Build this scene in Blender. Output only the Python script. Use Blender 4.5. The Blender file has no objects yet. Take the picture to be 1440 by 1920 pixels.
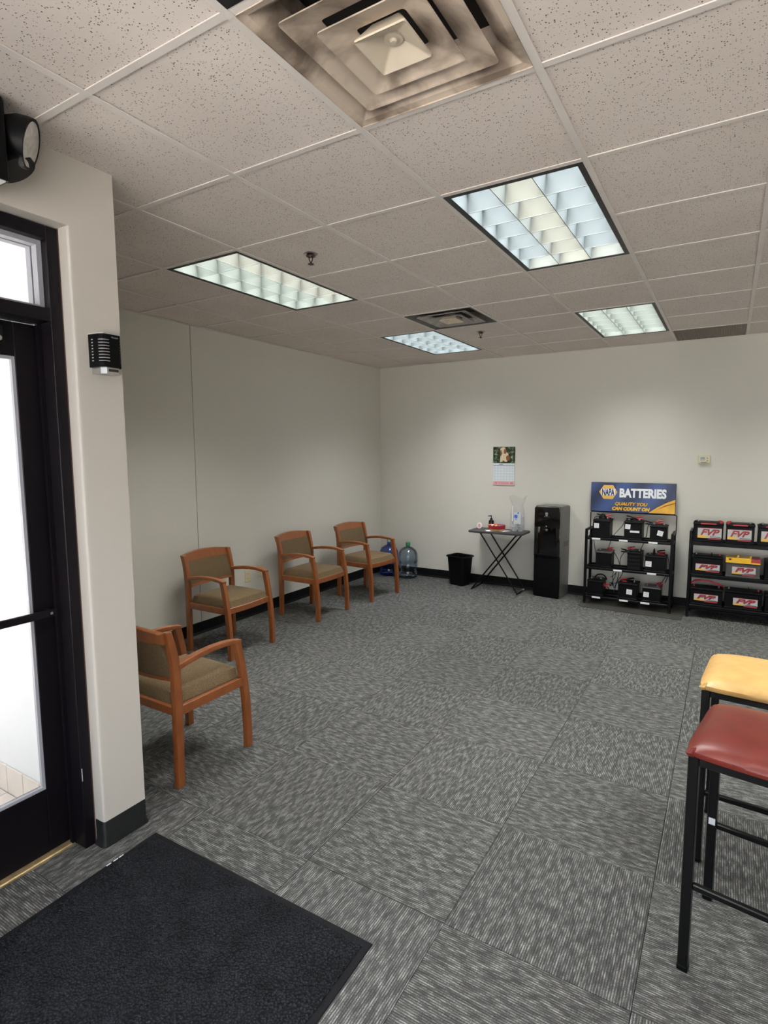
import bpy, bmesh, math, random
from mathutils import Vector, Matrix, Euler
random.seed(7)
S = bpy.context.scene
COL = S.collection
PI = math.pi
R = math.radians

# ------------------------------------------------------------------ camera, sky, exposure
CAMZ = 1.657
cam = bpy.data.cameras.new('camera')
cam.sensor_fit = 'VERTICAL'; cam.sensor_height = 24.0
cam.lens = 24.0 * 1061.97 / 1920.0
cam.clip_start = 0.02; cam.clip_end = 200
camo = bpy.data.objects.new('camera', cam); COL.objects.link(camo)
camo.location = (0, 0, CAMZ); camo.rotation_euler = (1.46315900, 0.00487848, 0.54594063)
S.camera = camo

W = bpy.data.worlds.new('sky'); S.world = W; W.use_nodes = True
wn = W.node_tree; wn.nodes.clear()
bg = wn.nodes.new('ShaderNodeBackground'); wo = wn.nodes.new('ShaderNodeOutputWorld')
bg.inputs['Color'].default_value = (0.86, 0.92, 1.0, 1)          # even overcast sky
bg.inputs['Strength'].default_value = 4.0
wn.links.new(bg.outputs[0], wo.inputs[0])

sun = bpy.data.lights.new('sun', 'SUN'); sun.energy = 105.0; sun.angle = R(.6); sun.color = (1.0, .945, .89)   # high behind the building, lights the forecourt
suno = bpy.data.objects.new('sun', sun); COL.objects.link(suno); suno.rotation_euler = (R(-36), R(8), 0)

S.view_settings.view_transform = 'Standard'
S.view_settings.look = 'None'
S.view_settings.exposure = 0.06
S.view_settings.gamma = 1.0
S.view_settings.use_curve_mapping = False
S.cycles.max_bounces = 10
S.cycles.diffuse_bounces = 5
S.cycles.sample_clamp_indirect = 6.0
S.cycles.caustics_reflective = False
S.cycles.caustics_refractive = False

TROFFER_W = 12.0          # watts of each tube strip
H = 2.75                 # ceiling
XL, YB = -4.065, 6.60    # left wall, back wall
XR, YF = 3.2, -1.55       # right wall, shop front
XE = -2.165              # entry wall (door wall) room face
YP = 1.482               # end of entry wall / vestibule wall
T = 0.6096
GX, GY = -1.135, 2.340   # ceiling grid origin
CX, CY = -0.775, 1.668   # carpet grid origin

# ------------------------------------------------------------------ materials
def nt(name):
    m = bpy.data.materials.new(name); m.use_nodes = True
    n = m.node_tree; b = n.nodes['Principled BSDF']
    return m, n, b

def N(n, kind, **kw):
    x = n.nodes.new('ShaderNode' + kind)
    for k, v in kw.items():
        setattr(x, k, v)
    return x

def L(n, a, b): n.links.new(a, b)

def mat(name, c, rough=0.5, metal=0.0, spec=0.5, var=0.0, scale=30.0, bump=0.0, bscale=200.0, coat=0.0, trans=0.0, ior=1.45, alpha=1.0):
    m, n, b = nt(name)
    b.inputs['Base Color'].default_value = (*c, 1)
    b.inputs['Roughness'].default_value = rough
    b.inputs['Metallic'].default_value = metal
    b.inputs['Specular IOR Level'].default_value = spec
    b.inputs['Coat Weight'].default_value = coat
    b.inputs['Transmission Weight'].default_value = trans
    b.inputs['IOR'].default_value = ior
    b.inputs['Alpha'].default_value = alpha
    tc = N(n, 'TexCoord')
    if var > 0:
        no = N(n, 'TexNoise'); no.inputs['Scale'].default_value = scale; no.inputs['Detail'].default_value = 4
        L(n, tc.outputs['Object'], no.inputs['Vector'])
        mr = N(n, 'MapRange'); mr.inputs['From Min'].default_value = .3; mr.inputs['From Max'].default_value = .7
        mr.inputs['To Min'].default_value = 1 - var; mr.inputs['To Max'].default_value = 1 + var
        L(n, no.outputs['Fac'], mr.inputs['Value'])
        mx = N(n, 'Mix', data_type='RGBA', blend_type='MULTIPLY'); mx.inputs[0].default_value = 1
        mx.inputs[6].default_value = (*c, 1); L(n, mr.outputs[0], mx.inputs[7])
        L(n, mx.outputs[2], b.inputs['Base Color'])
    if bump > 0:
        no = N(n, 'TexNoise'); no.inputs['Scale'].default_value = bscale; no.inputs['Detail'].default_value = 2
        L(n, tc.outputs['Object'], no.inputs['Vector'])
        bp = N(n, 'Bump'); bp.inputs['Strength'].default_value = bump; bp.inputs['Distance'].default_value = .002
        L(n, no.outputs['Fac'], bp.inputs['Height']); L(n, bp.outputs[0], b.inputs['Normal'])
    return m

def wood_mat(name, c1, c2):
    m, n, b = nt(name)
    tc = N(n, 'TexCoord'); mp = N(n, 'Mapping'); mp.inputs['Scale'].default_value = (14, 60, 5)
    L(n, tc.outputs['Object'], mp.inputs[0])
    no = N(n, 'TexNoise'); no.inputs['Scale'].default_value = 1.6; no.inputs['Detail'].default_value = 5; no.inputs['Distortion'].default_value = .6
    L(n, mp.outputs[0], no.inputs['Vector'])
    cr = N(n, 'ValToRGB'); cr.color_ramp.elements[0].position = .3; cr.color_ramp.elements[1].position = .72
    cr.color_ramp.elements[0].color = (*c1, 1); cr.color_ramp.elements[1].color = (*c2, 1)
    L(n, no.outputs['Fac'], cr.inputs[0]); L(n, cr.outputs[0], b.inputs['Base Color'])
    b.inputs['Roughness'].default_value = .36; b.inputs['Coat Weight'].default_value = .45; b.inputs['Coat Roughness'].default_value = .16
    return m

def fabric_mat(name, c1, c2):
    m, n, b = nt(name)
    tc = N(n, 'TexCoord')
    v = N(n, 'TexVoronoi'); v.inputs['Scale'].default_value = 260; L(n, tc.outputs['Object'], v.inputs['Vector'])
    cr = N(n, 'ValToRGB'); cr.color_ramp.elements[0].color = (*c2, 1); cr.color_ramp.elements[1].color = (*c1, 1)
    cr.color_ramp.elements[0].position = .1; cr.color_ramp.elements[1].position = .75
    L(n, v.outputs['Distance'], cr.inputs[0]); L(n, cr.outputs[0], b.inputs['Base Color'])
    b.inputs['Roughness'].default_value = .9; b.inputs['Specular IOR Level'].default_value = .2
    b.inputs['Sheen Weight'].default_value = .06
    bp = N(n, 'Bump'); bp.inputs['Strength'].default_value = .25; bp.inputs['Distance'].default_value = .001
    L(n, v.outputs['Distance'], bp.inputs['Height']); L(n, bp.outputs[0], b.inputs['Normal'])
    return m

def wall_mat(name, c):
    m, n, b = nt(name)
    geo = N(n, 'NewGeometry')
    no = N(n, 'TexNoise'); no.inputs['Scale'].default_value = 1.4; no.inputs['Detail'].default_value = 3; L(n, geo.outputs['Position'], no.inputs['Vector'])
    mr = N(n, 'MapRange'); mr.inputs['To Min'].default_value = .965; mr.inputs['To Max'].default_value = 1.035; L(n, no.outputs['Fac'], mr.inputs['Value'])
    mx = N(n, 'Mix', data_type='RGBA', blend_type='MULTIPLY'); mx.inputs[0].default_value = 1; mx.inputs[6].default_value = (*c, 1)
    L(n, mr.outputs[0], mx.inputs[7]); L(n, mx.outputs[2], b.inputs['Base Color'])
    n2 = N(n, 'TexNoise'); n2.inputs['Scale'].default_value = 160; n2.inputs['Detail'].default_value = 2; L(n, geo.outputs['Position'], n2.inputs['Vector'])
    bp = N(n, 'Bump'); bp.inputs['Strength'].default_value = .12; bp.inputs['Distance'].default_value = .001
    L(n, n2.outputs['Fac'], bp.inputs['Height']); L(n, bp.outputs[0], b.inputs['Normal'])
    b.inputs['Roughness'].default_value = .62; b.inputs['Specular IOR Level'].default_value = .3
    return m

def acoustic_mat():
    m, n, b = nt('acoustic_tile')
    geo = N(n, 'NewGeometry')
    v = N(n, 'TexVoronoi'); v.inputs['Scale'].default_value = 150; v.inputs['Randomness'].default_value = 1
    wob = N(n, 'TexNoise'); wob.inputs['Scale'].default_value = 240; L(n, geo.outputs['Position'], wob.inputs['Vector'])
    sc = N(n, 'VectorMath', operation='SCALE'); sc.inputs['Scale'].default_value = .005; L(n, wob.outputs['Color'], sc.inputs[0])
    ad = N(n, 'VectorMath', operation='ADD'); L(n, geo.outputs['Position'], ad.inputs[0]); L(n, sc.outputs[0], ad.inputs[1])
    L(n, ad.outputs[0], v.inputs['Vector'])
    sep = N(n, 'SeparateColor'); L(n, v.outputs['Color'], sep.inputs[0])
    # each cell has its own hole radius, a third of them none
    rad = N(n, 'MapRange'); rad.inputs['From Min'].default_value = .15; rad.inputs['To Min'].default_value = .0; rad.inputs['To Max'].default_value = .38
    L(n, sep.outputs[0], rad.inputs['Value'])
    df = N(n, 'Math', operation='SUBTRACT'); L(n, rad.outputs[0], df.inputs[0]); L(n, v.outputs['Distance'], df.inputs[1])
    st = N(n, 'MapRange'); st.inputs['From Min'].default_value = 0; st.inputs['From Max'].default_value = .07; L(n, df.outputs[0], st.inputs['Value'])
    big = N(n, 'TexNoise'); big.inputs['Scale'].default_value = 2.2; big.inputs['Detail'].default_value = 3; L(n, geo.outputs['Position'], big.inputs['Vector'])
    br = N(n, 'ValToRGB'); br.color_ramp.elements[0].position = .3; br.color_ramp.elements[1].position = .7
    br.color_ramp.elements[0].color = (.74, .665, .615, 1); br.color_ramp.elements[1].color = (.80, .73, .685, 1)
    L(n, big.outputs['Fac'], br.inputs[0])
    mx = N(n, 'Mix', data_type='RGBA'); L(n, st.outputs[0], mx.inputs[0]); L(n, br.outputs[0], mx.inputs[6]); mx.inputs[7].default_value = (.13, .10, .085, 1)
    L(n, mx.outputs[2], b.inputs['Base Color'])
    bp = N(n, 'Bump'); bp.invert = True; bp.inputs['Strength'].default_value = .5; bp.inputs['Distance'].default_value = .002
    L(n, st.outputs[0], bp.inputs['Height']); L(n, bp.outputs[0], b.inputs['Normal'])
    b.inputs['Roughness'].default_value = .95; b.inputs['Specular IOR Level'].default_value = .1
    return m

def carpet_mat():
    m, n, b = nt('carpet')
    tc = N(n, 'TexCoord'); oi = N(n, 'ObjectInfo')
    off = N(n, 'VectorMath', operation='SCALE'); off.inputs[0].default_value = (37, 53, 0); L(n, oi.outputs['Random'], off.inputs['Scale'])
    ad = N(n, 'VectorMath', operation='ADD'); L(n, tc.outputs['Object'], ad.inputs[0]); L(n, off.outputs[0], ad.inputs[1])
    def noise(sx, sy, det=1.0):
        mp = N(n, 'Mapping'); mp.inputs['Scale'].default_value = (sx, sy, 1); L(n, ad.outputs[0], mp.inputs[0])
        x = N(n, 'TexNoise', noise_dimensions='2D'); x.inputs['Scale'].default_value = 1; x.inputs['Detail'].default_value = det; L(n, mp.outputs[0], x.inputs['Vector'])
        return x.outputs['Fac']
    def math_(op, a, bb):
        x = N(n, 'Math', operation=op)
        for k, v in enumerate((a, bb)):
            if hasattr(v, 'links'): L(n, v, x.inputs[k])
            else: x.inputs[k].default_value = v
        return x.outputs[0]
    def rng(v, a, bb, c, d):
        x = N(n, 'MapRange'); x.inputs[1].default_value = a; x.inputs[2].default_value = bb; x.inputs[3].default_value = c; x.inputs[4].default_value = d
        L(n, v, x.inputs[0]); return x.outputs[0]
    sep = N(n, 'SeparateXYZ'); L(n, ad.outputs[0], sep.inputs[0])
    rib = math_('SINE', math_('MULTIPLY', sep.outputs[0], 2 * PI / .0079), 0)        # loops stand in ribs along y
    ribn = rng(rib, -1, 1, 0, 1)
    streak = rng(noise(140, 30, 2), .36, .66, 0, 1)          # per-rib dashes
    blotch = rng(noise(56, 17, 1.5), .30, .70, 0, 1)          # larger dashes seen from far
    fleck = rng(noise(420, 190, 1), .4, .72, 0, 1)
    a = math_('MULTIPLY', ribn, math_('ADD', math_('MULTIPLY', streak, .62), .38))
    v = math_('ADD', math_('MULTIPLY', a, .48), math_('ADD', math_('MULTIPLY', blotch, .28), math_('MULTIPLY', fleck, .20)))
    cr = N(n, 'ValToRGB'); e = cr.color_ramp.elements
    e[0].position = .10; e[0].color = (.036, .036, .037, 1); e[1].position = .92; e[1].color = (.322, .320, .312, 1)
    k = e.new(.45); k.color = (.083, .0825, .080, 1)
    L(n, v, cr.inputs[0])
    tint = N(n, 'Mix', data_type='RGBA', blend_type='MULTIPLY'); tint.inputs[0].default_value = 1
    L(n, cr.outputs[0], tint.inputs[6]); tr = rng(oi.outputs['Random'], 0, 1, .93, 1.07); L(n, tr, tint.inputs[7])
    L(n, tint.outputs[2], b.inputs['Base Color'])
    bp = N(n, 'Bump'); bp.inputs['Strength'].default_value = .45; bp.inputs['Distance'].default_value = .003
    L(n, v, bp.inputs['Height']); L(n, bp.outputs[0], b.inputs['Normal'])
    b.inputs['Roughness'].default_value = .95; b.inputs['Specular IOR Level'].default_value = .08
    return m

def mat_pile():
    m, n, b = nt('ribbed_mat_pile')
    tc = N(n, 'TexCoord')
    v = N(n, 'TexVoronoi'); v.inputs['Scale'].default_value = 125; L(n, tc.outputs['Object'], v.inputs['Vector'])
    no = N(n, 'TexNoise'); no.inputs['Scale'].default_value = 9; no.inputs['Detail'].default_value = 4; L(n, tc.outputs['Object'], no.inputs['Vector'])
    cr = N(n, 'ValToRGB'); e = cr.color_ramp.elements
    e[0].position = .0; e[0].color = (.028, .031, .041, 1); e[1].position = .55; e[1].color = (.003, .0034, .005, 1)
    L(n, v.outputs['Distance'], cr.inputs[0])
    mr = N(n, 'MapRange'); mr.inputs[1].default_value = .3; mr.inputs[2].default_value = .7; mr.inputs[3].default_value = .6; mr.inputs[4].default_value = 1.3; L(n, no.outputs['Fac'], mr.inputs[0])
    mx = N(n, 'Mix', data_type='RGBA', blend_type='MULTIPLY'); mx.inputs[0].default_value = 1; L(n, cr.outputs[0], mx.inputs[6]); L(n, mr.outputs[0], mx.inputs[7])
    L(n, mx.outputs[2], b.inputs['Base Color'])
    bp = N(n, 'Bump'); bp.invert = True; bp.inputs['Strength'].default_value = 1; bp.inputs['Distance'].default_value = .005
    L(n, v.outputs['Distance'], bp.inputs['Height']); L(n, bp.outputs[0], b.inputs['Normal'])
    b.inputs['Roughness'].default_value = .6; b.inputs['Specular IOR Level'].default_value = .12
    return m

def pane_mat(name, tint=(1, 1, 1), gloss=.06):
    m = bpy.data.materials.new(name); m.use_nodes = True; n = m.node_tree; n.nodes.clear()
    o = N(n, 'OutputMaterial'); mx = N(n, 'MixShader'); t = N(n, 'BsdfTransparent'); g = N(n, 'BsdfGlossy')
    t.inputs[0].default_value = (*tint, 1); g.inputs['Roughness'].default_value = .02
    fr = N(n, 'LayerWeight'); fr.inputs['Blend'].default_value = .25
    mr = N(n, 'MapRange'); mr.inputs[3].default_value = gloss * .4; mr.inputs[4].default_value = gloss * 6; L(n, fr.outputs['Fresnel'], mr.inputs[0])
    L(n, mr.outputs[0], mx.inputs[0]); L(n, t.outputs[0], mx.inputs[1]); L(n, g.outputs[0], mx.inputs[2]); L(n, mx.outputs[0], o.inputs[0])
    return m

def sooty_mat():
    m, n, b = nt('dusty_diffuser_paint')
    tc = N(n, 'TexCoord')
    no = N(n, 'TexNoise'); no.inputs['Scale'].default_value = 5.5; no.inputs['Detail'].default_value = 5; no.inputs['Distortion'].default_value = .4; L(n, tc.outputs['Object'], no.inputs['Vector'])
    cr = N(n, 'ValToRGB'); e = cr.color_ramp.elements
    e[0].position = .36; e[0].color = (.17, .13, .10, 1); e[1].position = .54; e[1].color = (.60, .50, .41, 1)
    L(n, no.outputs['Fac'], cr.inputs[0]); L(n, cr.outputs[0], b.inputs['Base Color'])
    b.inputs['Roughness'].default_value = .5
    return m

def sign_mat():
    m, n, b = nt('blue_sign_print')
    tc = N(n, 'TexCoord'); mp = N(n, 'Mapping'); mp.inputs['Rotation'].default_value = (0, R(-28), 0); L(n, tc.outputs['Object'], mp.inputs[0])
    sp = N(n, 'SeparateXYZ'); L(n, mp.outputs[0], sp.inputs[0])
    w = N(n, 'TexWave'); w.inputs['Scale'].default_value = 1.1; w.inputs['Distortion'].default_value = 3; w.inputs['Detail'].default_value = 1; L(n, mp.outputs[0], w.inputs['Vector'])
    cr = N(n, 'ValToRGB'); e = cr.color_ramp.elements
    e[0].color = (.012, .022, .075, 1); e[1].color = (.036, .080, .25, 1)
    L(n, w.outputs['Fac'], cr.inputs[0]); L(n, cr.outputs[0], b.inputs['Base Color']); b.inputs['Roughness'].default_value = .4
    return m

def foliage_print():
    m, n, b = nt('calendar_photo_print')
    tc = N(n, 'TexCoord'); no = N(n, 'TexNoise'); no.inputs['Scale'].default_value = 26; no.inputs['Detail'].default_value = 5; L(n, tc.outputs['Object'], no.inputs['Vector'])
    cr = N(n, 'ValToRGB'); e = cr.color_ramp.elements
    e[0].position = .38; e[0].color = (.008, .014, .006, 1); e[1].position = .70; e[1].color = (.45, .5, .42, 1)
    k = e.new(.55); k.color = (.045, .075, .03, 1)
    L(n, no.outputs['Fac'], cr.inputs[0]); L(n, cr.outputs[0], b.inputs['Base Color']); b.inputs['Roughness'].default_value = .35
    return m

def calendar_grid():
    m, n, b = nt('calendar_page_print')
    tc = N(n, 'TexCoord'); mp = N(n, 'Mapping'); mp.inputs['Rotation'].default_value = (R(90), 0, 0); L(n, tc.outputs['Object'], mp.inputs[0])
    br = N(n, 'TexBrick'); br.offset = 0; br.inputs['Scale'].default_value = 1; br.inputs['Brick Width'].default_value = .037; br.inputs['Row Height'].default_value = .034
    br.inputs['Mortar Size'].default_value = .0012; br.inputs['Color1'].default_value = (.70, .74, .77, 1); br.inputs['Color2'].default_value = (.68, .72, .76, 1); br.inputs['Mortar'].default_value = (.42, .46, .5, 1)
    L(n, mp.outputs[0], br.inputs['Vector']); L(n, br.outputs['Color'], b.inputs['Base Color']); b.inputs['Roughness'].default_value = .5
    return m

M = {}
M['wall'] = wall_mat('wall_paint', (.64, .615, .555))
M['entry'] = wall_mat('wall_paint_darkened', (.565, .53, .485))  # same paint as the other walls, darkened to offset the daylight here
M['vestwall'] = wall_mat('vestibule_wall_paint', (.80, .82, .83))
M['acoustic'] = acoustic_mat()
M['tee'] = mat('grid_metal', (.78, .73, .69), .4, 0, .5, .05, 6)
M['plenum'] = mat('plenum', (.05, .05, .05), .9)
M['carpet'] = carpet_mat()
M['subfloor'] = mat('subfloor', (.03, .03, .032), .95)
M['vinyl'] = mat('black_vinyl_base', (.006, .006, .007), .45, 0, .2, .15, 20)
M['vinyl_pier'] = mat('charcoal_vinyl_base', (.013, .0135, .0145), .42, 0, .3, .12, 25)
M['bronze'] = mat('dark_bronze_aluminium', (.0055, .004, .0062), .45, 0, .22, .15, 3)
M['bead'] = mat('grey_glazing_bead', (.34, .34, .38), .4)
M['brass'] = mat('worn_threshold_metal', (.45, .33, .17), .4, .6, .5, .2, 30)
M['glass'] = pane_mat('clear_glass')
M['tile'] = mat('quarry_tile', (.72, .66, .60), .5, 0, .5, .08, 8)
M['grout'] = mat('grout', (.5, .45, .41), .9)
M['wood'] = wood_mat('cherry_wood', (.195, .056, .013), (.27, .082, .021))
M['fabric'] = fabric_mat('olive_brown_fabric', (.165, .112, .058), (.062, .041, .022))
M['blackmetal'] = mat('black_gloss_metal', (.004, .004, .0045), .3, 0, .3, .2, 40)
M['rackmetal'] = mat('black_rack_metal', (.004, .004, .0045), .36, 0, .14, .2, 30)
M['blackplastic'] = mat('black_plastic', (.004, .004, .0045), .42, 0, .12, .15, 30)
M['charcoal'] = mat('charcoal_plastic', (.009, .009, .010), .5, 0, .15, .15, 30)
M['darkgrey'] = mat('dark_grey_plastic', (.055, .052, .053), .5, 0, .5, .1, 30)
M['gloss'] = mat('gloss_black_panel', (.004, .004, .0045), .09, 0, .6, coat=.6)
M['greyplastic_sheen'] = mat('grey_plastic_and_sheen', (.105, .10, .095), .3, 0, .5, .05, 10)  # cooler cabinet's wall reflection put into the grey; also plain vent caps
M['silver'] = mat('silver', (.6, .6, .6), .25, .9)
M['chrome'] = mat('brushed_metal', (.55, .54, .53), .3, 1)
M['lead'] = mat('lead_terminal', (.30, .30, .31), .45, .8)
M['white'] = mat('white_paper', (.78, .79, .80), .6, 0, .3, .03, 60)
M['offwhite'] = mat('cream_plastic', (.62, .58, .42), .4, 0, .5, .03, 20)
M['cream2'] = mat('outlet_cream', (.66, .58, .38), .4)
M['slot'] = mat('dark_slot', (.03, .025, .02), .7)
M['red'] = mat('red_plastic', (.42, .022, .030), .4)
M['redprint'] = mat('red_print', (.40, .030, .040), .45)
M['darkred'] = mat('dark_red_print', (.14, .012, .018), .45)
M['labelgrey'] = mat('silver_label', (.50, .49, .49), .45, 0, .4, .05, 60)
M['gold'] = mat('gold_print', (.72, .44, .10), .4)
M['yellow'] = mat('yellow_plastic', (.80, .45, .015), .4)
M['signblue'] = sign_mat()
M['signgold'] = mat('sign_gold_print', (.75, .40, .04), .4, 0, .4, .3, 5)
M['signtext'] = mat('sign_white_print', (.85, .85, .86), .45)
M['navy'] = mat('navy_print', (.015, .03, .12), .45)
M['orange'] = mat('badge_gold', (.78, .42, .06), .4)
M['calphoto'] = foliage_print()
M['calpage'] = calendar_grid()
M['dogfur'] = mat('cream_fur_print', (.66, .54, .36), .5, 0, .3, .15, 60)
M['dogbrown'] = mat('brown_fur_print', (.24, .10, .04), .5, 0, .3, .2, 60)
M['pink'] = mat('pale_pink_print', (.68, .44, .47), .5)
M['greytext'] = mat('grey_print', (.20, .23, .27), .5)
M['pinkc'] = mat('coral_print', (.72, .22, .22), .5)
M['tabletop'] = mat('charcoal_tabletop', (.045, .040, .042), .5, 0, .5, .1, 40, .1, 400)
M['rubber'] = mat('brown_grey_rubber_mat', (.036, .033, .029), .75, 0, .3, .2, 25, .2, 120)
M['matpile'] = mat_pile()
M['matborder'] = mat('black_rubber_border', (.006, .0062, .008), .6, 0, .15, .2, 40)
M['scuff'] = mat('white_scuff', (.6, .62, .66), .7)
M['tanseat'] = mat('tan_vinyl', (.56, .335, .115), .36, 0, .5, .12, 18, .15, 350)
M['redseat'] = mat('oxblood_vinyl', (.140, .019, .013), .33, 0, .5, .12, 18, .15, 350)
M['sooty'] = sooty_mat()
M['centercone'] = mat('cream_diffuser_plate', (.62, .54, .43), .45, 0, .5, .1, 8)
M['duct'] = mat('dark_duct', (.012, .011, .012), .6)
M['ventmetal'] = mat('grey_vent_metal', (.34, .32, .295), .4, .2, .5, .25, 12)
M['ventpan'] = mat('dark_grey_vent_pan', (.11, .10, .095), .5, .2, .5, .3, 12)  # pan a darker, mottled grey than the cones
M['grille'] = mat('brown_grey_grille', (.26, .22, .19), .6)
M['bezel'] = mat('black_light_bezel', (.008, .008, .010), .4)
M['edge'] = mat('louver_edge_shade', (.30, .33, .32), .5)  # grey strip paints the shading along each blade's lower edge
M['blade_b'] = mat('louver_lit_cool', (.150, .172, .180), .5)  # tint of the tube light painted into the blade colours
M['blade_w'] = mat('louver_lit_warm', (.175, .182, .166), .5)
M['blade_g'] = mat('louver_lit_green', (.165, .182, .172), .5)
M['copper'] = mat('dark_bronze_sprinkler', (.06, .035, .03), .35, .5)
M['waterclear'] = pane_mat('clear_water_jug', (.74, .82, .88), .14)
M['waterblue'] = pane_mat('blue_water_jug', (.36, .46, .86), .12)
M['greencap'] = mat('green_cap', (.02, .22, .09), .45)
M['palecap'] = mat('pale_green_cap', (.22, .42, .30), .45)
M['film'] = pane_mat('clear_bag_film', (.97, .975, .98), .025)
M['cup'] = mat('frosted_cup_plastic', (.70, .73, .75), .3, 0, .5, alpha=.62)
M['blueprint'] = mat('blue_print', (.05, .14, .55), .45)
M['tan'] = mat('tan_bowl', (.62, .42, .20), .5)
M['purple'] = mat('purple_print', (.25, .12, .42), .5)
M['cord'] = mat('black_wire', (.012, .012, .012), .5)
M['greencord'] = mat('teal_clip', (.03, .28, .22), .4)
M['lens'] = mat('lamp_lens', (.62, .60, .57), .12, 0, .6, .2, 60)
M['greypad'] = mat('light_grey_metal', (.52, .53, .51), .5)
M['slotgrey'] = mat('grey_slot', (.27, .26, .26), .5)
M['bottle'] = mat('black_soap_bottle', (.008, .008, .009), .2)
M['concrete'] = mat('pavement_concrete', (.46, .45, .43), .9, 0, .3, .1, 3)

# ------------------------------------------------------------------ mesh helpers
class MB:
    def __init__(self): self.bm = bmesh.new()
    def _add(self, vs, fs, mi=0):
        bv = [self.bm.verts.new(v) for v in vs]
        out = []
        for f in fs:
            try:
                q = self.bm.faces.new([bv[i] for i in f]); q.material_index = mi; out.append(q)
            except ValueError: pass
        return bv, out
    def box(self, lo, hi, rot=None, piv=None, bev=0.0, seg=1, mi=0):
        x0, y0, z0 = lo; x1, y1, z1 = hi
        vs = [Vector(v) for v in ((x0,y0,z0),(x1,y0,z0),(x1,y1,z0),(x0,y1,z0),(x0,y0,z1),(x1,y0,z1),(x1,y1,z1),(x0,y1,z1))]
        if rot is not None:
            p = Vector(piv) if piv else Vector(((x0+x1)/2,(y0+y1)/2,(z0+z1)/2))
            vs = [p + rot @ (v - p) for v in vs]
        bv, fs = self._add(vs, [(0,3,2,1),(4,5,6,7),(0,1,5,4),(1,2,6,5),(2,3,7,6),(3,0,4,7)], mi)
        if bev > 0:
            es = list({e for f in fs for e in f.edges})
            bmesh.ops.bevel(self.bm, geom=es, offset=bev, segments=seg, profile=.6, affect='EDGES', clamp_overlap=True)
        return self
    def prism(self, pts, axis, t0, t1, bev=0.0, seg=1, mi=0):
        """outline pts in the plane across `axis`, from t0 to t1 along it"""
        def P(p, t):
            a, b = p
            return {'x': (t, a, b), 'y': (a, t, b), 'z': (a, b, t)}[axis]
        n = len(pts)
        vs = [P(p, t0) for p in pts] + [P(p, t1) for p in pts]
        fs = [tuple(range(n)), tuple(range(2*n-1, n-1, -1))] + [(i, i+n, (i+1) % n + n, (i+1) % n) for i in range(n)]
        bv, f = self._add(vs, fs, mi)
        bmesh.ops.recalc_face_normals(self.bm, faces=f)
        if bev > 0:
            caps = set(f[:2]); es = list({e for q in f[:2] for e in q.edges})
            bmesh.ops.bevel(self.bm, geom=es, offset=bev, segments=seg, profile=.6, affect='EDGES', clamp_overlap=True)
        return self
    def lathe(self, prof, seg=24, c=(0,0,0), rot=None, mi=0, sx=1, sy=1):
        vs, fs = [], []; n = len(prof)
        for i in range(seg):
            a = 2*PI*i/seg
            for r, z in prof:
                v = Vector((r*math.cos(a)*sx, r*math.sin(a)*sy, z))
                if rot is not None: v = rot @ v
                vs.append(v + Vector(c))
        for i in range(seg):
            j = (i+1) % seg
            for k in range(n-1):
                fs.append((i*n+k, j*n+k, j*n+k+1, i*n+k+1))
        bv, f = self._add(vs, fs, mi)
        bmesh.ops.remove_doubles(self.bm, verts=bv, dist=1e-6)
        f = [q for q in f if q.is_valid]
        bmesh.ops.recalc_face_normals(self.bm, faces=f)
        return self
    def tube(self, pts, r, seg=8, mi=0, closed=False):
        pts = [Vector(p) for p in pts]; n = len(pts); vs, fs = [], []
        up = Vector((0,0,1))
        prev = None
        for i, p in enumerate(pts):
            a = pts[i-1] if i > 0 else (pts[-1] if closed else p); b = pts[i+1] if i < n-1 else (pts[0] if closed else p)
            d = (b - a).normalized()
            if prev is None:
                ref = up if abs(d.z) < .9 else Vector((1,0,0)); u = d.cross(ref).normalized()
            else:
                u = (prev - d * prev.dot(d)).normalized()
            prev = u; w = d.cross(u)
            rr = r[i] if isinstance(r, (list, tuple)) else r
            for k in range(seg):
                t = 2*PI*k/seg
                vs.append(p + u*math.cos(t)*rr + w*math.sin(t)*rr)
        m = n if closed else n-1
        for i in range(m):
            i2 = (i+1) % n
            for k in range(seg):
                k2 = (k+1) % seg
                fs.append((i*seg+k, i*seg+k2, i2*seg+k2, i2*seg+k))
        if not closed:
            fs.append(tuple(range(seg-1,-1,-1))); fs.append(tuple((n-1)*seg+k for k in range(seg)))
        bv, f = self._add(vs, fs, mi)
        bmesh.ops.recalc_face_normals(self.bm, faces=f)
        return self
    def bar(self, p0, p1, w, h=None, mi=0, bev=0.0):
        """square tube from p0 to p1"""
        h = h or w; p0 = Vector(p0); p1 = Vector(p1); d = p1 - p0; l = d.length
        q = d.to_track_quat('Z', 'Y').to_matrix() if abs(d.normalized().z) < .999 else Matrix.Identity(3)
        vs = []
        for z in (0, l):
            for x, y in ((-w/2,-h/2),(w/2,-h/2),(w/2,h/2),(-w/2,h/2)): vs.append(p0 + q @ Vector((x,y,z if d.z >= 0 or abs(d.normalized().z) < .999 else -z)))
        bv, f = self._add(vs, [(0,3,2,1),(4,5,6,7),(0,1,5,4),(1,2,6,5),(2,3,7,6),(3,0,4,7)], mi)
        bmesh.ops.recalc_face_normals(self.bm, faces=f)
        if bev > 0:
            es = list({e for q2 in f for e in q2.edges})
            bmesh.ops.bevel(self.bm, geom=es, offset=bev, segments=1, affect='EDGES', clamp_overlap=True)
        return self
    def grid(self, fn, nu, nv, mi=0):
        vs = [fn(i/nu, j/nv) for i in range(nu+1) for j in range(nv+1)]
        fs = [(i*(nv+1)+j, (i+1)*(nv+1)+j, (i+1)*(nv+1)+j+1, i*(nv+1)+j+1) for i in range(nu) for j in range(nv)]
        return self._add(vs, fs, mi)
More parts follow.
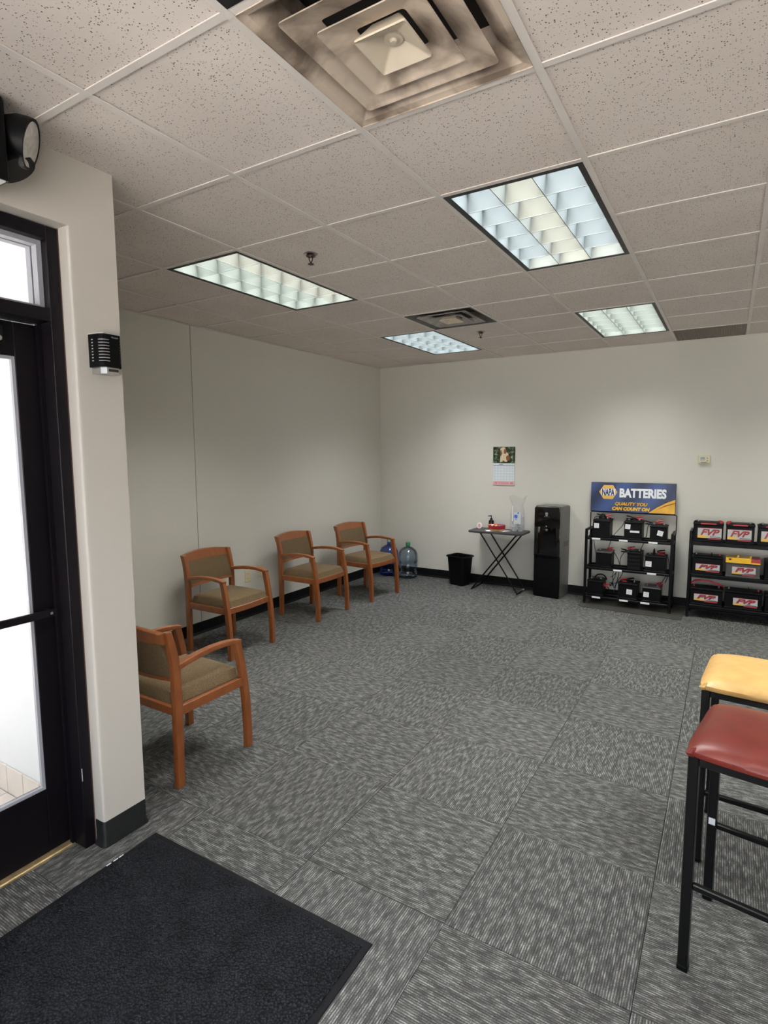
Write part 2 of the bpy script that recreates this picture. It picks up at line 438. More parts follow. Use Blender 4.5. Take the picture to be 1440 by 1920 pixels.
    def loft(self, rings, cap=True, mi=0):
        n = len(rings[0]); vs = [v for r in rings for v in r]; fs = []
        for i in range(len(rings)-1):
            for k in range(n):
                k2 = (k+1) % n
                fs.append((i*n+k, i*n+k2, (i+1)*n+k2, (i+1)*n+k))
        if cap: fs += [tuple(range(n-1,-1,-1)), tuple((len(rings)-1)*n+k for k in range(n))]
        bv, f = self._add(vs, fs, mi)
        bmesh.ops.recalc_face_normals(self.bm, faces=f)
        return self
    def mesh(self, name, mats, smooth=False):
        me = bpy.data.meshes.new(name); self.bm.to_mesh(me); self.bm.free()
        for m in (mats if isinstance(mats, (list, tuple)) else [mats]): me.materials.append(m)
        if smooth:
            me.polygons.foreach_set('use_smooth', [True]*len(me.polygons))
            try: me.set_sharp_from_angle(angle=R(38))
            except Exception: pass
        return me

def put(name, me, parent=None, loc=(0,0,0), rot=(0,0,0)):
    o = bpy.data.objects.new(name, me); COL.objects.link(o)
    o.location = loc; o.rotation_euler = rot
    if parent: o.parent = parent
    return o
def obj(name, mb, m, parent=None, smooth=False, loc=(0,0,0), rot=(0,0,0)):
    return put(name, mb.mesh(name, m, smooth), parent, loc, rot)
def box(name, lo, hi, m, parent=None, bev=0.0, seg=1):
    return obj(name, MB().box(lo, hi, bev=bev, seg=seg), m, parent, smooth=seg > 1)
def tag(o, label, cat, group=None):
    o['label'] = label; o['category'] = cat
    if group: o['group'] = group
    return o
def thing(name, label, cat, loc=(0,0,0), rz=0.0, group=None):
    o = bpy.data.objects.new(name, None); COL.objects.link(o)
    o.location = loc; o.rotation_euler = (0,0,rz); o.empty_display_size = .1
    return tag(o, label, cat, group)
def struct(o): o['kind'] = 'structure'; return o
def srcroot(name, loc=(0,0,0)):
    o = bpy.data.objects.new(name, None); COL.objects.link(o); o.location = loc; return struct(o)
def dup(root, loc, rz, label, group=None):
    r = root.copy(); COL.objects.link(r); r.location = loc; r.rotation_euler = (0,0,rz); r['label'] = label
    if group: r['group'] = group
    for ch in list(root.children):
        c = ch.copy(); COL.objects.link(c); c.parent = r
        for g in list(ch.children):
            d = g.copy(); COL.objects.link(d); d.parent = c
    return r
def text_mesh(body, size, width=None, shear=0.0, bold=0.0, ext=.0006):
    """flat lettering in x-z, facing -y, centred on the origin"""
    thick = bold if 'Q' in body else 0.0       # outline offset spikes on a Q: fatten by shifted copies instead
    cu = bpy.data.curves.new('lettering', 'FONT'); cu.body = body; cu.size = size; cu.shear = shear; cu.offset = 0.0 if thick else bold; cu.extrude = ext
    cu.align_x = 'CENTER'; cu.align_y = 'CENTER'; cu.resolution_u = 3
    o = bpy.data.objects.new('lettering', cu); COL.objects.link(o)
    dg = bpy.context.evaluated_depsgraph_get(); dg.update()
    me = bpy.data.meshes.new_from_object(o.evaluated_get(dg))
    bpy.data.objects.remove(o); bpy.data.curves.remove(cu)
    if thick:
        bm = bmesh.new(); bm.from_mesh(me); src = list(bm.faces)
        for dx, dy in ((thick,0),(-thick,0),(0,thick*.7),(0,-thick*.7)):
            new = [e for e in bmesh.ops.duplicate(bm, geom=src)['geom'] if isinstance(e, bmesh.types.BMVert)]
            bmesh.ops.translate(bm, verts=new, vec=(dx,dy,dx*.02))
        bm.to_mesh(me); bm.free()
    xs = [v.co.x for v in me.vertices]; ys = [v.co.y for v in me.vertices]
    cx, cy, w, h = (max(xs)+min(xs))/2, (max(ys)+min(ys))/2, max(xs)-min(xs), max(ys)-min(ys)
    k = (width / w) if width else 1
    for v in me.vertices:
        x, y, z = v.co; v.co = ((x-cx)*k, -z, y-cy)
    return me
def lettering(body, size, m, parent, loc, width=None, shear=0.0, bold=0.0, rot=(0,0,0), name='lettering'):
    me = text_mesh(body, size, width, shear, bold); me.materials.clear(); me.materials.append(m)
    return put(name, me, parent, loc, rot)

# ------------------------------------------------------------------ FLOOR
floor = struct(box('floor', (XL-.2, YF-.2, -.12), (XR+.2, YB+.2, -.008), M['subfloor']))
TH = .0079
half = T/2 - .0012
full = MB().box((-half,-half,-TH), (half,half,0)).mesh('carpet_tile', M['carpet'])
for k in range(-6, 7):
    for m_ in range(-6, 9):
        x0, x1 = CX+k*T, CX+(k+1)*T; y0, y1 = CY+m_*T, CY+(m_+1)*T
        cx, cy = (x0+x1)/2, (y0+y1)/2
        lo = [max(cx-half, XL), max(cy-half, YF)]; hi = [min(cx+half, XR), min(cy+half, YB)]
        turn = (k + m_) % 2 != 0
        rects = []
        if hi[0]-lo[0] < .01 or hi[1]-lo[1] < .01: continue
        if lo[1] < YP and lo[0] < XE - .15:            # cut round the entry wall and door sill
            if hi[1] > YP + .01: rects.append((lo[0], max(lo[1], YP), min(hi[0], XE), hi[1]))
            if hi[0] > -2.335: rects.append((max(lo[0], -2.335), lo[1], hi[0], hi[1] if hi[0] > XE else min(hi[1], YP)))
            if rects and len(rects) == 2: rects[0] = (rects[0][0], rects[0][1], max(lo[0], -2.335), rects[0][3])
        else: rects.append((lo[0], lo[1], hi[0], hi[1]))
        for q in rects:
            if q[2]-q[0] < .008 or q[3]-q[1] < .008: continue
            whole = abs(q[2]-q[0]-2*half) < 1e-4 and abs(q[3]-q[1]-2*half) < 1e-4
            if whole:
                put('carpet_tile', full, floor, (cx, cy, 0), (0, 0, PI/2 if turn else 0))
            else:
                a, b_, c, d = q[0]-cx, q[1]-cy, q[2]-cx, q[3]-cy
                if turn: a, b_, c, d = b_, -c, d, -a      # same rectangle seen from the turned tile
                put('carpet_tile', MB().box((a,b_,-TH),(c,d,0)).mesh('carpet_tile', M['carpet']), floor, (cx,cy,0), (0,0,PI/2 if turn else 0))

# ------------------------------------------------------------------ WALLS
wl = srcroot('wall_left')
SEAM = 3.452
box('wall_panel', (XL-.12, YP, 0), (XL, SEAM-.0032, H+.08), M['wall'], wl)
box('wall_panel', (XL-.12, SEAM+.0032, 0), (XL, YB, H+.08), M['wall'], wl)
box('joint_backing', (XL-.12, SEAM-.0032, 0), (XL-.006, SEAM+.0032, H+.08), M['slot'], wl)
struct(box('wall_back', (XL-.12, YB, 0), (XR+.12, YB+.12, H+.08), M['wall']))
struct(box('wall_right', (XR, YF-.12, 0), (XR+.12, YB, H+.08), M['wall']))
wf = srcroot('wall_front')
box('wall_panel', (XE-.2, YF-.12, 2.5), (XR, YF, H+.08), M['wall'], wf)
box('wall_panel', (XE-.2, YF-.12, 0), (XE+.1, YF, 2.5), M['wall'], wf)
box('wall_panel', (2.9, YF-.12, 0), (XR, YF, 2.5), M['wall'], wf)
# shop-front windows behind the camera
nb = 4; bx0, bx1 = XE+.1, 2.9
for i in range(nb):
    a = bx0 + (bx1-bx0)*i/nb; b_ = bx0 + (bx1-bx0)*(i+1)/nb
    w = srcroot(f'window_{i+2}')
    fr = MB().box((a, YF-.09, 0), (a+.05, YF-.02, 2.5)).box((b_-.05, YF-.09, 0), (b_, YF-.02, 2.5)).box((a+.05, YF-.09, 0), (b_-.05, YF-.02, .1)).box((a+.05, YF-.09, 2.45), (b_-.05, YF-.02, 2.5))
    obj('window_frame', fr, M['bronze'], w)
    box('pane', (a+.05, YF-.06, .1), (b_-.05, YF-.054, 2.45), M['glass'], w)

# entry wall: pier end, header over the door, the rest towards the front
we = srcroot('wall_entry')
PIN = 1.287                         # reveal beside the door frame
DS = 0.27                           # far jamb of the door
pier = MB().prism([(XE-.01, PIN), (XE-.004, PIN+.002), (XE-.001, PIN+.005), (XE, PIN+.012), (XE, YP), (XL, YP), (XL, PIN)], 'z', 0, 2.503)
pier.box((XL, PIN, 2.503), (XE, YP, H+.08))
obj('pier', pier, M['entry'], we)
hd = MB().box((XE-.20, DS-.045, 2.503), (XE, PIN, H+.08))
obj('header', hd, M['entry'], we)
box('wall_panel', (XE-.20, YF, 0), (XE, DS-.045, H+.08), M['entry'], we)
# vestibule beyond the door
wv = srcroot('wall_vestibule')
box('wall_panel', (XL, PIN-.004, .0), (XE-.20, PIN, H), M['vestwall'], wv)
box('wall_panel', (XL, -1.1, .0), (XE-.20, -1.0, H), M['vestwall'], wv)
box('wall_panel', (XL-.1, -1.1, 2.62), (XL, PIN, H+.08), M['vestwall'], wv)
vc = struct(box('ceiling_vestibule', (XL-.1, -1.1, H), (XE-.2, PIN, H+.08), M['vestwall']))
vf = struct(box('floor_vestibule', (XL-.1, -1.1, -.012), (XE-.175, PIN, -.006), M['grout']))
ft = MB().box((-.0735,-.0735,0), (.0735,.0735,.006), bev=.0015).mesh('tile', M['tile'])
bt = MB().box((-.0735,-.009,0), (.0735,0,.143), bev=.002).mesh('tile', M['tile'])
for i in range(12):
    x = -2.4185 - .15*i
    if x - .0735 < XL: break
    put('tile', bt, wv, (x, PIN-.004, -.006))
    for j in range(6):
        put('tile', ft, vf, (x, PIN-.09-.15*j, -.006))
win6 = srcroot('window_6')
fr = MB()
for y in (-1.0, -.30, .30, PIN-.054): fr.box((XL-.08, y, 0), (XL-.02, y+.05, 2.62))
fr.box((XL-.08, -1.0, 0), (XL-.02, PIN, .06)).box((XL-.08, -1.0, 2.56), (XL-.02, PIN, 2.62)).box((XL-.08, -1.0, 2.15), (XL-.02, PIN, 2.2))
obj('window_frame', fr, M['bronze'], win6)
box('pane', (XL-.053, -1.0, .06), (XL-.047, PIN, 2.56), M['glass'], win6)
struct(box('ground', (-16, -16, -.3), (16, 16, -.13), M['concrete']))

# door frame and transom
tr = srcroot('trim_1')
FX0, FX1 = -2.345, -2.225
box('jamb', (FX0, 1.237, 0), (FX1, 1.282, 2.498), M['bronze'], tr, .002)
box('jamb', (FX0, DS-.045, 0), (FX1, DS, 2.498), M['bronze'], tr, .002)
box('frame_head', (FX0, DS, 2.45), (FX1, 1.237, 2.498), M['bronze'], tr, .002)
box('transom_bar', (FX0, DS, 2.15), (FX1, 1.237, 2.198), M['bronze'], tr, .002)
box('door_stop', (-2.312, 1.221, 0), (-2.296, 1.237, 2.15), M['bronze'], tr)
box('caulk_line', (FX0, 1.282, 0), (FX1-.004, PIN+.001, 2.503), mat('brown_caulk', (.16,.085,.06), .8), tr)
box('threshold', (-2.365, DS, -.004), (-2.295, 1.237, .011), M['brass'], tr, .004)
box('paint_chip', (-2.2252, 1.2395, .30), (-2.2243, 1.2425, .355), M['scuff'], tr)
w1 = srcroot('window_1')
z0, z1, y0, y1 = 2.198, 2.45, DS, 1.237
for xa, xb in ((-2.338, -2.306), (-2.296, -2.262)):
    bd = MB().box((xa, y0, z0), (xb, y0+.018, z1)).box((xa, y1-.018, z0), (xb, y1, z1)).box((xa, y0+.018, z0), (xb, y1-.018, z0+.014)).box((xa, y0+.018, z1-.018), (xb, y1-.018, z1))
    obj('glazing_bead', bd, M['bead'], w1)
box('pane', (-2.304, y0, z0), (-2.298, y1, z1), M['glass'], w1)

door = srcroot('door_1')
DX0, DX1 = -2.368, -2.324
GY0, GY1, GZ0, GZ1 = DS+.093, 1.146, .285, 2.018
box('stile', (DX0, GY1, .012), (DX1, 1.234, 2.146), M['bronze'], door, .003)
box('stile', (DX0, DS+.003, .012), (DX1, GY0, 2.146), M['bronze'], door, .003)
box('top_rail', (DX0, GY0, GZ1), (DX1, GY1, 2.146), M['bronze'], door, .002)
box('bottom_rail', (DX0, GY0, .012), (DX1, GY1, GZ0), M['bronze'], door, .002)
bd = MB().box((-2.342, GY0, GZ0), (-2.326, GY0+.012, GZ1)).box((-2.342, GY1-.012, GZ0), (-2.326, GY1, GZ1)).box((-2.342, GY0+.012, GZ0), (-2.326, GY1-.012, GZ0+.012)).box((-2.342, GY0+.012, GZ1-.012), (-2.326, GY1-.012, GZ1))
obj('glazing_bead', bd, M['bead'], door)
box('glass_pane', (-2.350, GY0, GZ0), (-2.344, GY1, GZ1), M['glass'], door)
pb = box('push_bar', (-2.285, DS+.02, 1.006), (-2.272, 1.212, 1.036), M['bronze'], door, .003)
for y in (DS+.04, 1.19):
    box('bar_mount', (-2.326, y-.012, 1.010), (-2.285, y+.012, 1.032), M['bronze'], pb)
    obj('screw', MB().lathe([(0,.003),(.005,.002),(.006,0)], 10, rot=Matrix.Rotation(PI/2,3,'Y')), M['chrome'], pb, loc=(-2.272, y, 1.021))
cl = box('door_closer', (-2.324, .62, 2.05), (-2.262, 1.085, 2.115), M['charcoal'], door, .006)
obj('closer_arm', MB().bar((-2.27, 1.0, 2.118), (-2.25, .70, 2.14), .022, .01), M['charcoal'], cl)
obj('screw', MB().lathe([(0,.004),(.009,.003),(.01,0)], 12, rot=Matrix.Rotation(PI/2,3,'Y')), M['chrome'], cl, loc=(-2.262, 1.068, 2.068), smooth=True)

# vinyl base boards
def base_profile(x_face, d):            # profile across, d = +1 grows towards +
    return [(x_face, 0), (x_face+.013*d, 0), (x_face+.012*d, .006), (x_face+.004*d, .022), (x_face+.0035*d, .106), (x_face+.002*d, .108), (x_face, .108)]
struct(obj('baseboard_left', MB().prism(base_profile(XL, 1), 'y', YP, YB), M['vinyl']))
struct(obj('baseboard_back', MB().prism(base_profile(YB, -1), 'x', XL, XR), M['vinyl']))
pts = []
def base_wrap(path, name, m):
    rings = []
    for (x, y, nx, ny) in path:
        rings.append([Vector((x+nx*d, y+ny*d, z)) for d, z in ((0,0),(.013,0),(.012,.006),(.004,.022),(.0035,.107),(.002,.109),(0,.109))])
    return struct(obj(name, MB().loft(rings), m, smooth=True))
base_wrap([(XE-.055, PIN, 0, -1), (XE-.012, PIN, 0, -1), (XE-.004, PIN+.002, .5, -.87), (XE-.001, PIN+.006, .87, -.5), (XE, PIN+.014, 1, 0), (XE, YP-.008, 1, 0), (XE-.002, YP-.002, .7, .7), (XE-.01, YP, 0, 1), (XL+.02, YP, 0, 1)], 'baseboard_entry', M['vinyl_pier'])
struct(obj('baseboard_right', MB().prism(base_profile(XR, -1), 'y', YF, YB), M['vinyl']))

# ------------------------------------------------------------------ CEILING
ceil = struct(box('ceiling', (XL-.1, YF-.1, H+.16), (XR+.1, YB+.1, H+.20), M['plenum']))
skip = {}
def occupy(i, j, di=1, dj=1, what='x'):
    for a in range(di):
        for b_ in range(dj): skip[(i+a, j+b_)] = what
LIGHTS = [(0,0), (-3,0), (0,4), (-3,4), (0,-4), (3,0), (3,4), (3,-4), (5,2)]
for i, j in LIGHTS: occupy(i, j, 1, 2)
occupy(0,-2); occupy(-2,3); occupy(1,6)
ct_half = T/2 - .003
ctile = MB().box((-ct_half,-ct_half,.004), (ct_half,ct_half,.02)).mesh('ceiling_tile', M['acoustic'])
I0, I1, J0, J1 = -5, 7, -7, 7
for i in range(I0, I1+1):
    for j in range(J0, J1+1):
        if (i, j) in skip: continue
        cx, cy = GX+(i+.5)*T, GY+(j+.5)*T
        q = (max(cx-ct_half, XL), max(cy-ct_half, YF), min(cx+ct_half, XR), min(cy+ct_half, YB))
        if q[2]-q[0] < .02 or q[3]-q[1] < .02: continue
        if q[3] < PIN and q[2] < XE-.2: continue
        if abs(q[2]-q[0]-2*ct_half) < 1e-4 and abs(q[3]-q[1]-2*ct_half) < 1e-4:
            put('ceiling_tile', ctile, ceil, (cx, cy, H))
        else:
            put('ceiling_tile', MB().box((q[0]-cx,q[1]-cy,.004),(q[2]-cx,q[3]-cy,.02)).mesh('ceiling_tile', M['acoustic']), ceil, (cx, cy, H))
TW = .012
def tee_mesh(n, l):     # inverted T, flange down, length l along +y from 0
    return MB().prism([(-TW,0),(TW,0),(TW,.0035),(.002,.0035),(.002,.035),(-.002,.035),(-.002,.0035),(-TW,.0035)], 'y', 0, l, bev=.0006).mesh(n, M['tee'])
run = tee_mesh('runner', YB-YF)
for i in range(I0+1, I1+1):
    x = GX+i*T
    if XL+.03 < x < XR-.03: put('runner', run, ceil, (x, YF, H-.002))
cross = tee_mesh('cross_tee', T-2*TW)
for j in range(J0+1, J1+1):
    y = GY+j*T
    if not (YF+.03 < y < YB-.02): continue
    for i in range(I0, I1+1):
        if (i, j) in skip and (i, j-1) in skip and (i, j) != (0, -2) and (i,j) != (-1,-2): 
            if any(i == a and j == b_+1 for a, b_ in LIGHTS): continue      # inside a 2 x 4 fixture
        xa, xb = max(GX+i*T+TW, XL+.012), min(GX+(i+1)*T-TW, XR-.012)
        if xb-xa < .03: continue
        if y < YP-.1 and xb < XE-.15: continue
        if abs(xb-xa-(T-2*TW)) < 1e-4: put('cross_tee', cross, ceil, (xb, y, H-.0015), (0,0,PI/2))
        else: put('cross_tee', tee_mesh('cross_tee', xb-xa), ceil, (xb, y, H-.0015), (0,0,PI/2))
wa = MB().box((XL, YP, H-.004), (XL+.022, YB, H)).box((XL+.022, YB-.016, H-.004), (XR, YB, H))
obj('wall_angle', wa, M['tee'], ceil)

# recessed 2 x 4 louver fixtures, three tubes each
LH = .085
def fixture_meshes():
    w, l = T/2-.012, T-.012
    f = MB()
    for a, b_, c, d in ((-w,-l,w,-l+.022), (-w,l-.022,w,l), (-w,-l+.022,-w+.022,l-.022), (w-.022,-l+.022,w,l-.022)):
        f.box((a,b_,-.003), (c,d,LH+.01))
    frame = f.mesh('bezel', M['bezel'])
    w2, l2 = w-.024, l-.024
    return frame, w2, l2
frame_me, w2, l2 = fixture_meshes()
cw, cl_ = 2*w2/3, 2*l2/6
blade_mesh = {}
for kname in ('blade_b', 'blade_w', 'blade_g'):
    lm_ = MB().prism([(-.0012,0),(.0012,0),(.006,LH-.004),(-.006,LH-.004)], 'y', -l2, l2).box((-.0022,-l2,-.0012),(.0022,l2,.0004), mi=1).mesh('louver_blade', [M[kname], M['edge']])
    cm = MB().prism([(-.0012,0),(.0012,0),(.010,LH-.004),(-.010,LH-.004)], 'x', -cw/2+.001, cw/2-.001).box((-cw/2+.003,-.0022,-.0012),(cw/2-.003,.0022,.0004), mi=1).mesh('louver_blade', [M[kname], M['edge']])
    sm = MB().box((-.001,-l2,0),(.001,l2,LH)).mesh('side_reflector', M[kname])
    em = MB().box((-w2,-.001,0),(w2,.001,LH)).mesh('end_reflector', M[kname])
    blade_mesh[kname] = (lm_, cm, sm, em)
TINTS = {'cool': (.95,.985,.98), 'warm': (1.0,.985,.91), 'green': (.965,1.0,.935)}
lamps = {}
for tname, c in TINTS.items():
    la = bpy.data.lights.new('tube_lamp', 'AREA'); la.shape = 'RECTANGLE'; la.size = cw*.86; la.size_y = 2*l2*.98
    la.energy = TROFFER_W; la.color = c; la.spread = R(118); lamps[tname] = la
FIX = {(0,0): ('louvered ceiling light of cool and warm cells nearest the big dusty air diffuser', ('cool','warm','cool')),
       (-3,0): ('long louvered ceiling light nearest the left wall, beside the first sprinkler', ('green','green','warm')),
       (0,4): ('louvered ceiling light next to the brown return grille at the back wall', ('green','green','green')),
       (-3,4): ('louvered ceiling light by the back corner, next to the small air vent', ('cool','cool','cool')),
       (0,-4): ('louvered ceiling light of which only a black corner shows beside the big diffuser', ('cool','cool','cool'))}
for i, j in LIGHTS:
    lab, tint = FIX.get((i,j), (None, ('green','green','green')))
    lab = lab or {(3,0): 'louvered ceiling light over the counter stools, outside the picture', (3,4): 'louvered ceiling light over the right battery rack, outside the picture', (3,-4): 'louvered ceiling light behind the counter stools, outside the picture', (5,2): 'louvered ceiling light beside the right wall, outside the picture'}[(i,j)]
    t = thing('ceiling_light', lab, 'ceiling light', (GX+(i+.5)*T, GY+(j+1)*T, H), 0, 'recessed louvered ceiling lights')
    put('bezel', frame_me, t)
    key = {'cool':'blade_b','warm':'blade_w','green':'blade_g'}
    for s in (-1, 1):
        put('side_reflector', blade_mesh[key[tint[0 if s<0 else 2]]][2], t, (s*w2, 0, 0))
        put('end_reflector', blade_mesh[key[tint[1]]][3], t, (0, s*l2, 0))
    put('louver_blade', blade_mesh[key[tint[0]]][0], t, (-cw/2,0,0)); put('louver_blade', blade_mesh[key[tint[2]]][0], t, (cw/2,0,0))
    for c in range(3):
        for k in range(1, 6):
            put('louver_blade', blade_mesh[key[tint[c]]][1], t, ((c-1)*cw, -l2+k*cl_, 0))
        lo = bpy.data.objects.new('tube_lamp', lamps[tint[c]]); COL.objects.link(lo); lo.parent = t; lo.location = ((c-1)*cw, 0, LH+.004)
    box('housing', (-w2-.02,-l2-.02,LH+.012), (w2+.02,l2+.02,LH+.04), M['bezel'], t)

# big dusty square-cone diffuser
def sq(h, z, r=.012, n=3):
    out = []
    for (sx, sy, a0) in ((1,1,0),(-1,1,PI/2),(-1,-1,PI),(1,-1,3*PI/2)):
        for k in range(n+1):
            a = a0 + PI/2*k/n
            out.append(Vector((sx*(h-r)+r*math.cos(a), sy*(h-r)+r*math.sin(a), z)))
    return out
def diffuser(name, label, loc, m_ring, m_plate, m_pan, k=1.0):
    t = thing(name, label, 'air vent', loc, 0)
    obj('pan', MB().loft([sq(.292,-.004,.004), sq(.292,.0,.004), sq(.27,.004,.004), sq(.215,.05,.006), sq(.20,.09,.006)], cap=False), m_pan, t)
    box('duct_throat', (-.24,-.24,.088), (.24,.24,.10), M['duct'], t)
    for ho, hi, zo, zi in ((.219, .140, -.004, .024), (.149, .074, -.012, .016)):
        obj('vent_cone', MB().loft([sq(hi,zi,.012), sq(ho-.008,zo+.008,.012), sq(ho,zo,.012), sq(ho,zo-.003,.012), sq(ho-.012,zo+.002,.012), sq(hi,zi-.004,.012)], cap=False), m_ring, t)
    c = obj('center_plate', MB().loft([sq(.045,.030,.006), sq(.078,-.015,.006), sq(.077,-.020,.006), sq(.024,.008,.006)]), m_plate, t)
    # inverted pyramid: its middle sinks upward; a round boss with a screw
    obj('screw', MB().lathe([(0,-.004),(.008,-.003),(.011,.003),(.026,.004),(.027,.010)], 14), m_plate, c, smooth=True)
    return t
diffuser('air_diffuser', 'large dusty beige square cone diffuser in the ceiling nearest the viewer', (GX+.5*T, GY-1.5*T, H), M['sooty'], M['centercone'], M['sooty'])
diffuser('air_diffuser', 'small grey square cone vent in the ceiling between the two far lights', (GX-1.5*T, GY+3.5*T, H), M['ventmetal'], M['centercone'], M['ventpan'])
# return grille against the back wall
rg = thing('return_grille', 'brown-grey return air grille in the ceiling against the back wall', 'vent', (GX+1.5*T, GY+6.5*T, H))
gl = (YB-.02-(GY+6*T+TW))/2
box('backing', (-T/2+TW, -gl, .012), (T/2-TW, gl, .02), M['ventmetal'], rg)
sl = MB().box((-.0042,-gl+.012,-.001),(.0042,gl-.012,.004)).mesh('slat', M['grille'])
for k in range(42): put('slat', sl, rg, (-T/2+TW+.018+k*.01333, 0, 0))
box('grille_frame', (-T/2+TW,-gl,-.002), (T/2-TW,-gl+.012,.012), M['grille'], rg); box('grille_frame', (-T/2+TW,gl-.012,-.002), (T/2-TW,gl,.012), M['grille'], rg)
box('grille_frame', (-T/2+TW,-gl+.012,-.002), (-T/2+TW+.012,gl-.012,.012), M['grille'], rg); box('grille_frame', (T/2-TW-.012,-gl+.012,-.002), (T/2-TW,gl-.012,.012), M['grille'], rg)

# sprinklers
def sprinkler(label, loc):
    t = thing('sprinkler', label, 'sprinkler', loc, .5, 'ceiling sprinklers')
    obj('escutcheon', MB().lathe([(.0,-.002),(.036,-.002),(.04,.001),(.04,.004),(0,.004)], 24), M['chrome'], t, smooth=True)
    obj('sprinkler_body', MB().lathe([(0,-.016),(.012,-.016),(.013,-.010),(.026,-.012),(.026,-.008),(.013,-.002),(0,-.002)], 16), M['copper'], t, smooth=True)
    obj('yoke', MB().tube([(.011,0,-.014),(.009,0,-.03),(.003,0,-.042)], .0028, 6).tube([(-.011,0,-.014),(-.009,0,-.03),(-.003,0,-.042)], .0028, 6), M['copper'], t)
    obj('deflector', MB().lathe([(0,-.042),(.005,-.042),(.006,-.05),(.017,-.052),(.017,-.055),(0,-.055)], 16), M['copper'], t, smooth=True)
    return t
sprinkler('bronze sprinkler head in the ceiling beside the long left light', (-2.062, 2.615, H+.002))
sprinkler('bronze sprinkler head in the ceiling near the small vent at the back', (-2.04, 5.10, H+.002))

# ------------------------------------------------------------------ things on the entry wall
t = thing('emergency_light', 'black emergency light with round lamp head above the entry door', 'emergency light', (-2.02, .99, 2.745), 0)
hb = MB().prism([(-.60,-.248),(0,-.248),(0,-.02),(-.003,-.008),(-.012,0),(-.60,0)], 'x', -.06, .06, bev=.004)
obj('housing', hb, M['blackplastic'], t)
box('base_plate', (-.052,-.59,-.252), (.052,-.008,-.2475), M['greypad'], t)
obj('lamp_neck', MB().tube([(.0,-.005,-.10),(.0,.012,-.10)], [.05,.035], 14), M['blackplastic'], t, smooth=True)
aim = Vector((.64,.72,-.28)).normalized().to_track_quat('Z','Y').to_matrix()
hc = (.012,.066,-.088)
head = obj('lamp_head', MB().lathe([(0,-.072),(.03,-.068),(.056,-.05),(.072,-.018),(.077,.012),(.077,.032),(.069,.032),(.067,.02)], 28, rot=aim), M['blackplastic'], t, smooth=True, loc=hc)
obj('lens', MB().lathe([(0,.038),(.05,.036),(.0675,.031),(.0675,.02)], 28, rot=aim), M['lens'], head, smooth=True)
obj('lamp_cup', MB().lathe([(0,-.045),(.045,-.035),(.064,-.005),(.064,.012),(0,.012)], 24, rot=Vector((.35,.35,-.85)).normalized().to_track_quat('Z','Y').to_matrix()), M['blackplastic'], t, smooth=True, loc=(-.02,.055,-.165))

t = thing('fire_alarm_strobe', 'black fire alarm horn strobe with slots on the pier beside the door', 'alarm', (XE, 1.392, 1.965), 0)
body = MB().loft([[Vector((x,y,z)) for x,y in ((0,-.050),(.055,-.046),(.075,-.036),(.079,-.026),(.079,.030),(.073,.038),(.055,.046),(0,.050))] for z in (.022,.148)])
sb = obj('housing', body, M['blackplastic'], t, smooth=True)
for k in range(8):
    z = .044 + k*.0115
    for s, p in ((-1, [(.060,-.0455),(.0745,-.0375),(.0795,-.027),(.0795,-.014)]), (1, [(.060,.0455),(.073,.039),(.0793,.029)])):
        obj('slot', MB().loft([[Vector((x,y,zz)) for x,y in p] + [Vector((x-.003,y,zz)) for x,y in reversed(p)] for zz in (z, z+.0030)]), M['slotgrey'], sb)
    obj('slot', MB().box((.020,-.0502,z+.001),(.027,-.047,z+.0045)), M['greypad'], sb)
top = MB().loft([[Vector((x,y,z)) for x,y in ((0,-.046),(.052,-.042),(.070,-.030),(.070,.030),(.052,.042),(0,.046))] for z in (.148,.153)])
obj('top_cap', top, M['greypad'], t)
obj('strobe_lens', MB().loft([[Vector((x,y,z)) for x,y in ((0,-.040),(.05,-.036),(.072,-.024),(.072,.026),(.05,.036),(0,.040))] for z in (-.002,.022)]), M['silver'], t)
box('strobe_window', (.0722,-.016,.006), (.0732,.024,.016), M['slot'], t)
lettering('Wheelock', .0075, M['greytext'], sb, (.0796,.010,.137), rot=(0,0,PI/2), width=.028)

# ------------------------------------------------------------------ wall things
def outlet(label, y, z, plugged):
    t = thing('wall_outlet', label, 'outlet', (XL, y, z), 0, 'outlets on the left wall')
    box('cover_plate', (0,-.036,-.058), (.006,.036,.058), M['cream2'], t, .002)
    for dz in (-.024, .024):
        r_ = box('receptacle', (.006,-.016,dz-.015), (.008,.016,dz+.015), M['cream2'], t, .002)
        box('slot', (.008,-.008,dz-.004), (.0085,-.006,dz+.006), M['slot'], r_); box('slot', (.008,.006,dz-.004), (.0085,.008,dz+.006), M['slot'], r_)
    if plugged:
        pl = box('plug', (.006,-.012,-.052), (.03,.012,-.030), M['offwhite'], t, .003)
    return t
outlet('cream wall outlet lower and nearer the wall seam, seen through the chair frame', 4.045, .415, False)
outlet('cream wall outlet partly hidden behind a chair arm, with a plug', 4.225, .448, True)

t = thing('thermostat', 'small cream thermostat with a grey display on the back wall', 'thermostat', (-.220, YB, 1.553), 0)
hs = box('housing', (-.050,-.030,-.036), (.050,-.004,.040), M['offwhite'], t, .006, 2)
box('wall_plate', (-.054,-.006,-.042), (.054,0,.045), M['offwhite'], t, .002)
box('display', (-.032,-.0312,-.012), (.008,-.0302,.024), M['greytext'], t)
box('display_shine', (-.028,-.0318,-.010), (.004,-.0312,.006), mat('lcd', (.35,.37,.42), .2), t)
for dz in (-.008, .014): box('button', (.022,-.033,dz-.006), (.036,-.030,dz+.006), mat('olive_button', (.30,.28,.13), .5), t, .002)
box('label_strip', (-.028,-.0312,-.030), (.026,-.0302,-.024), M['dogbrown'], t)

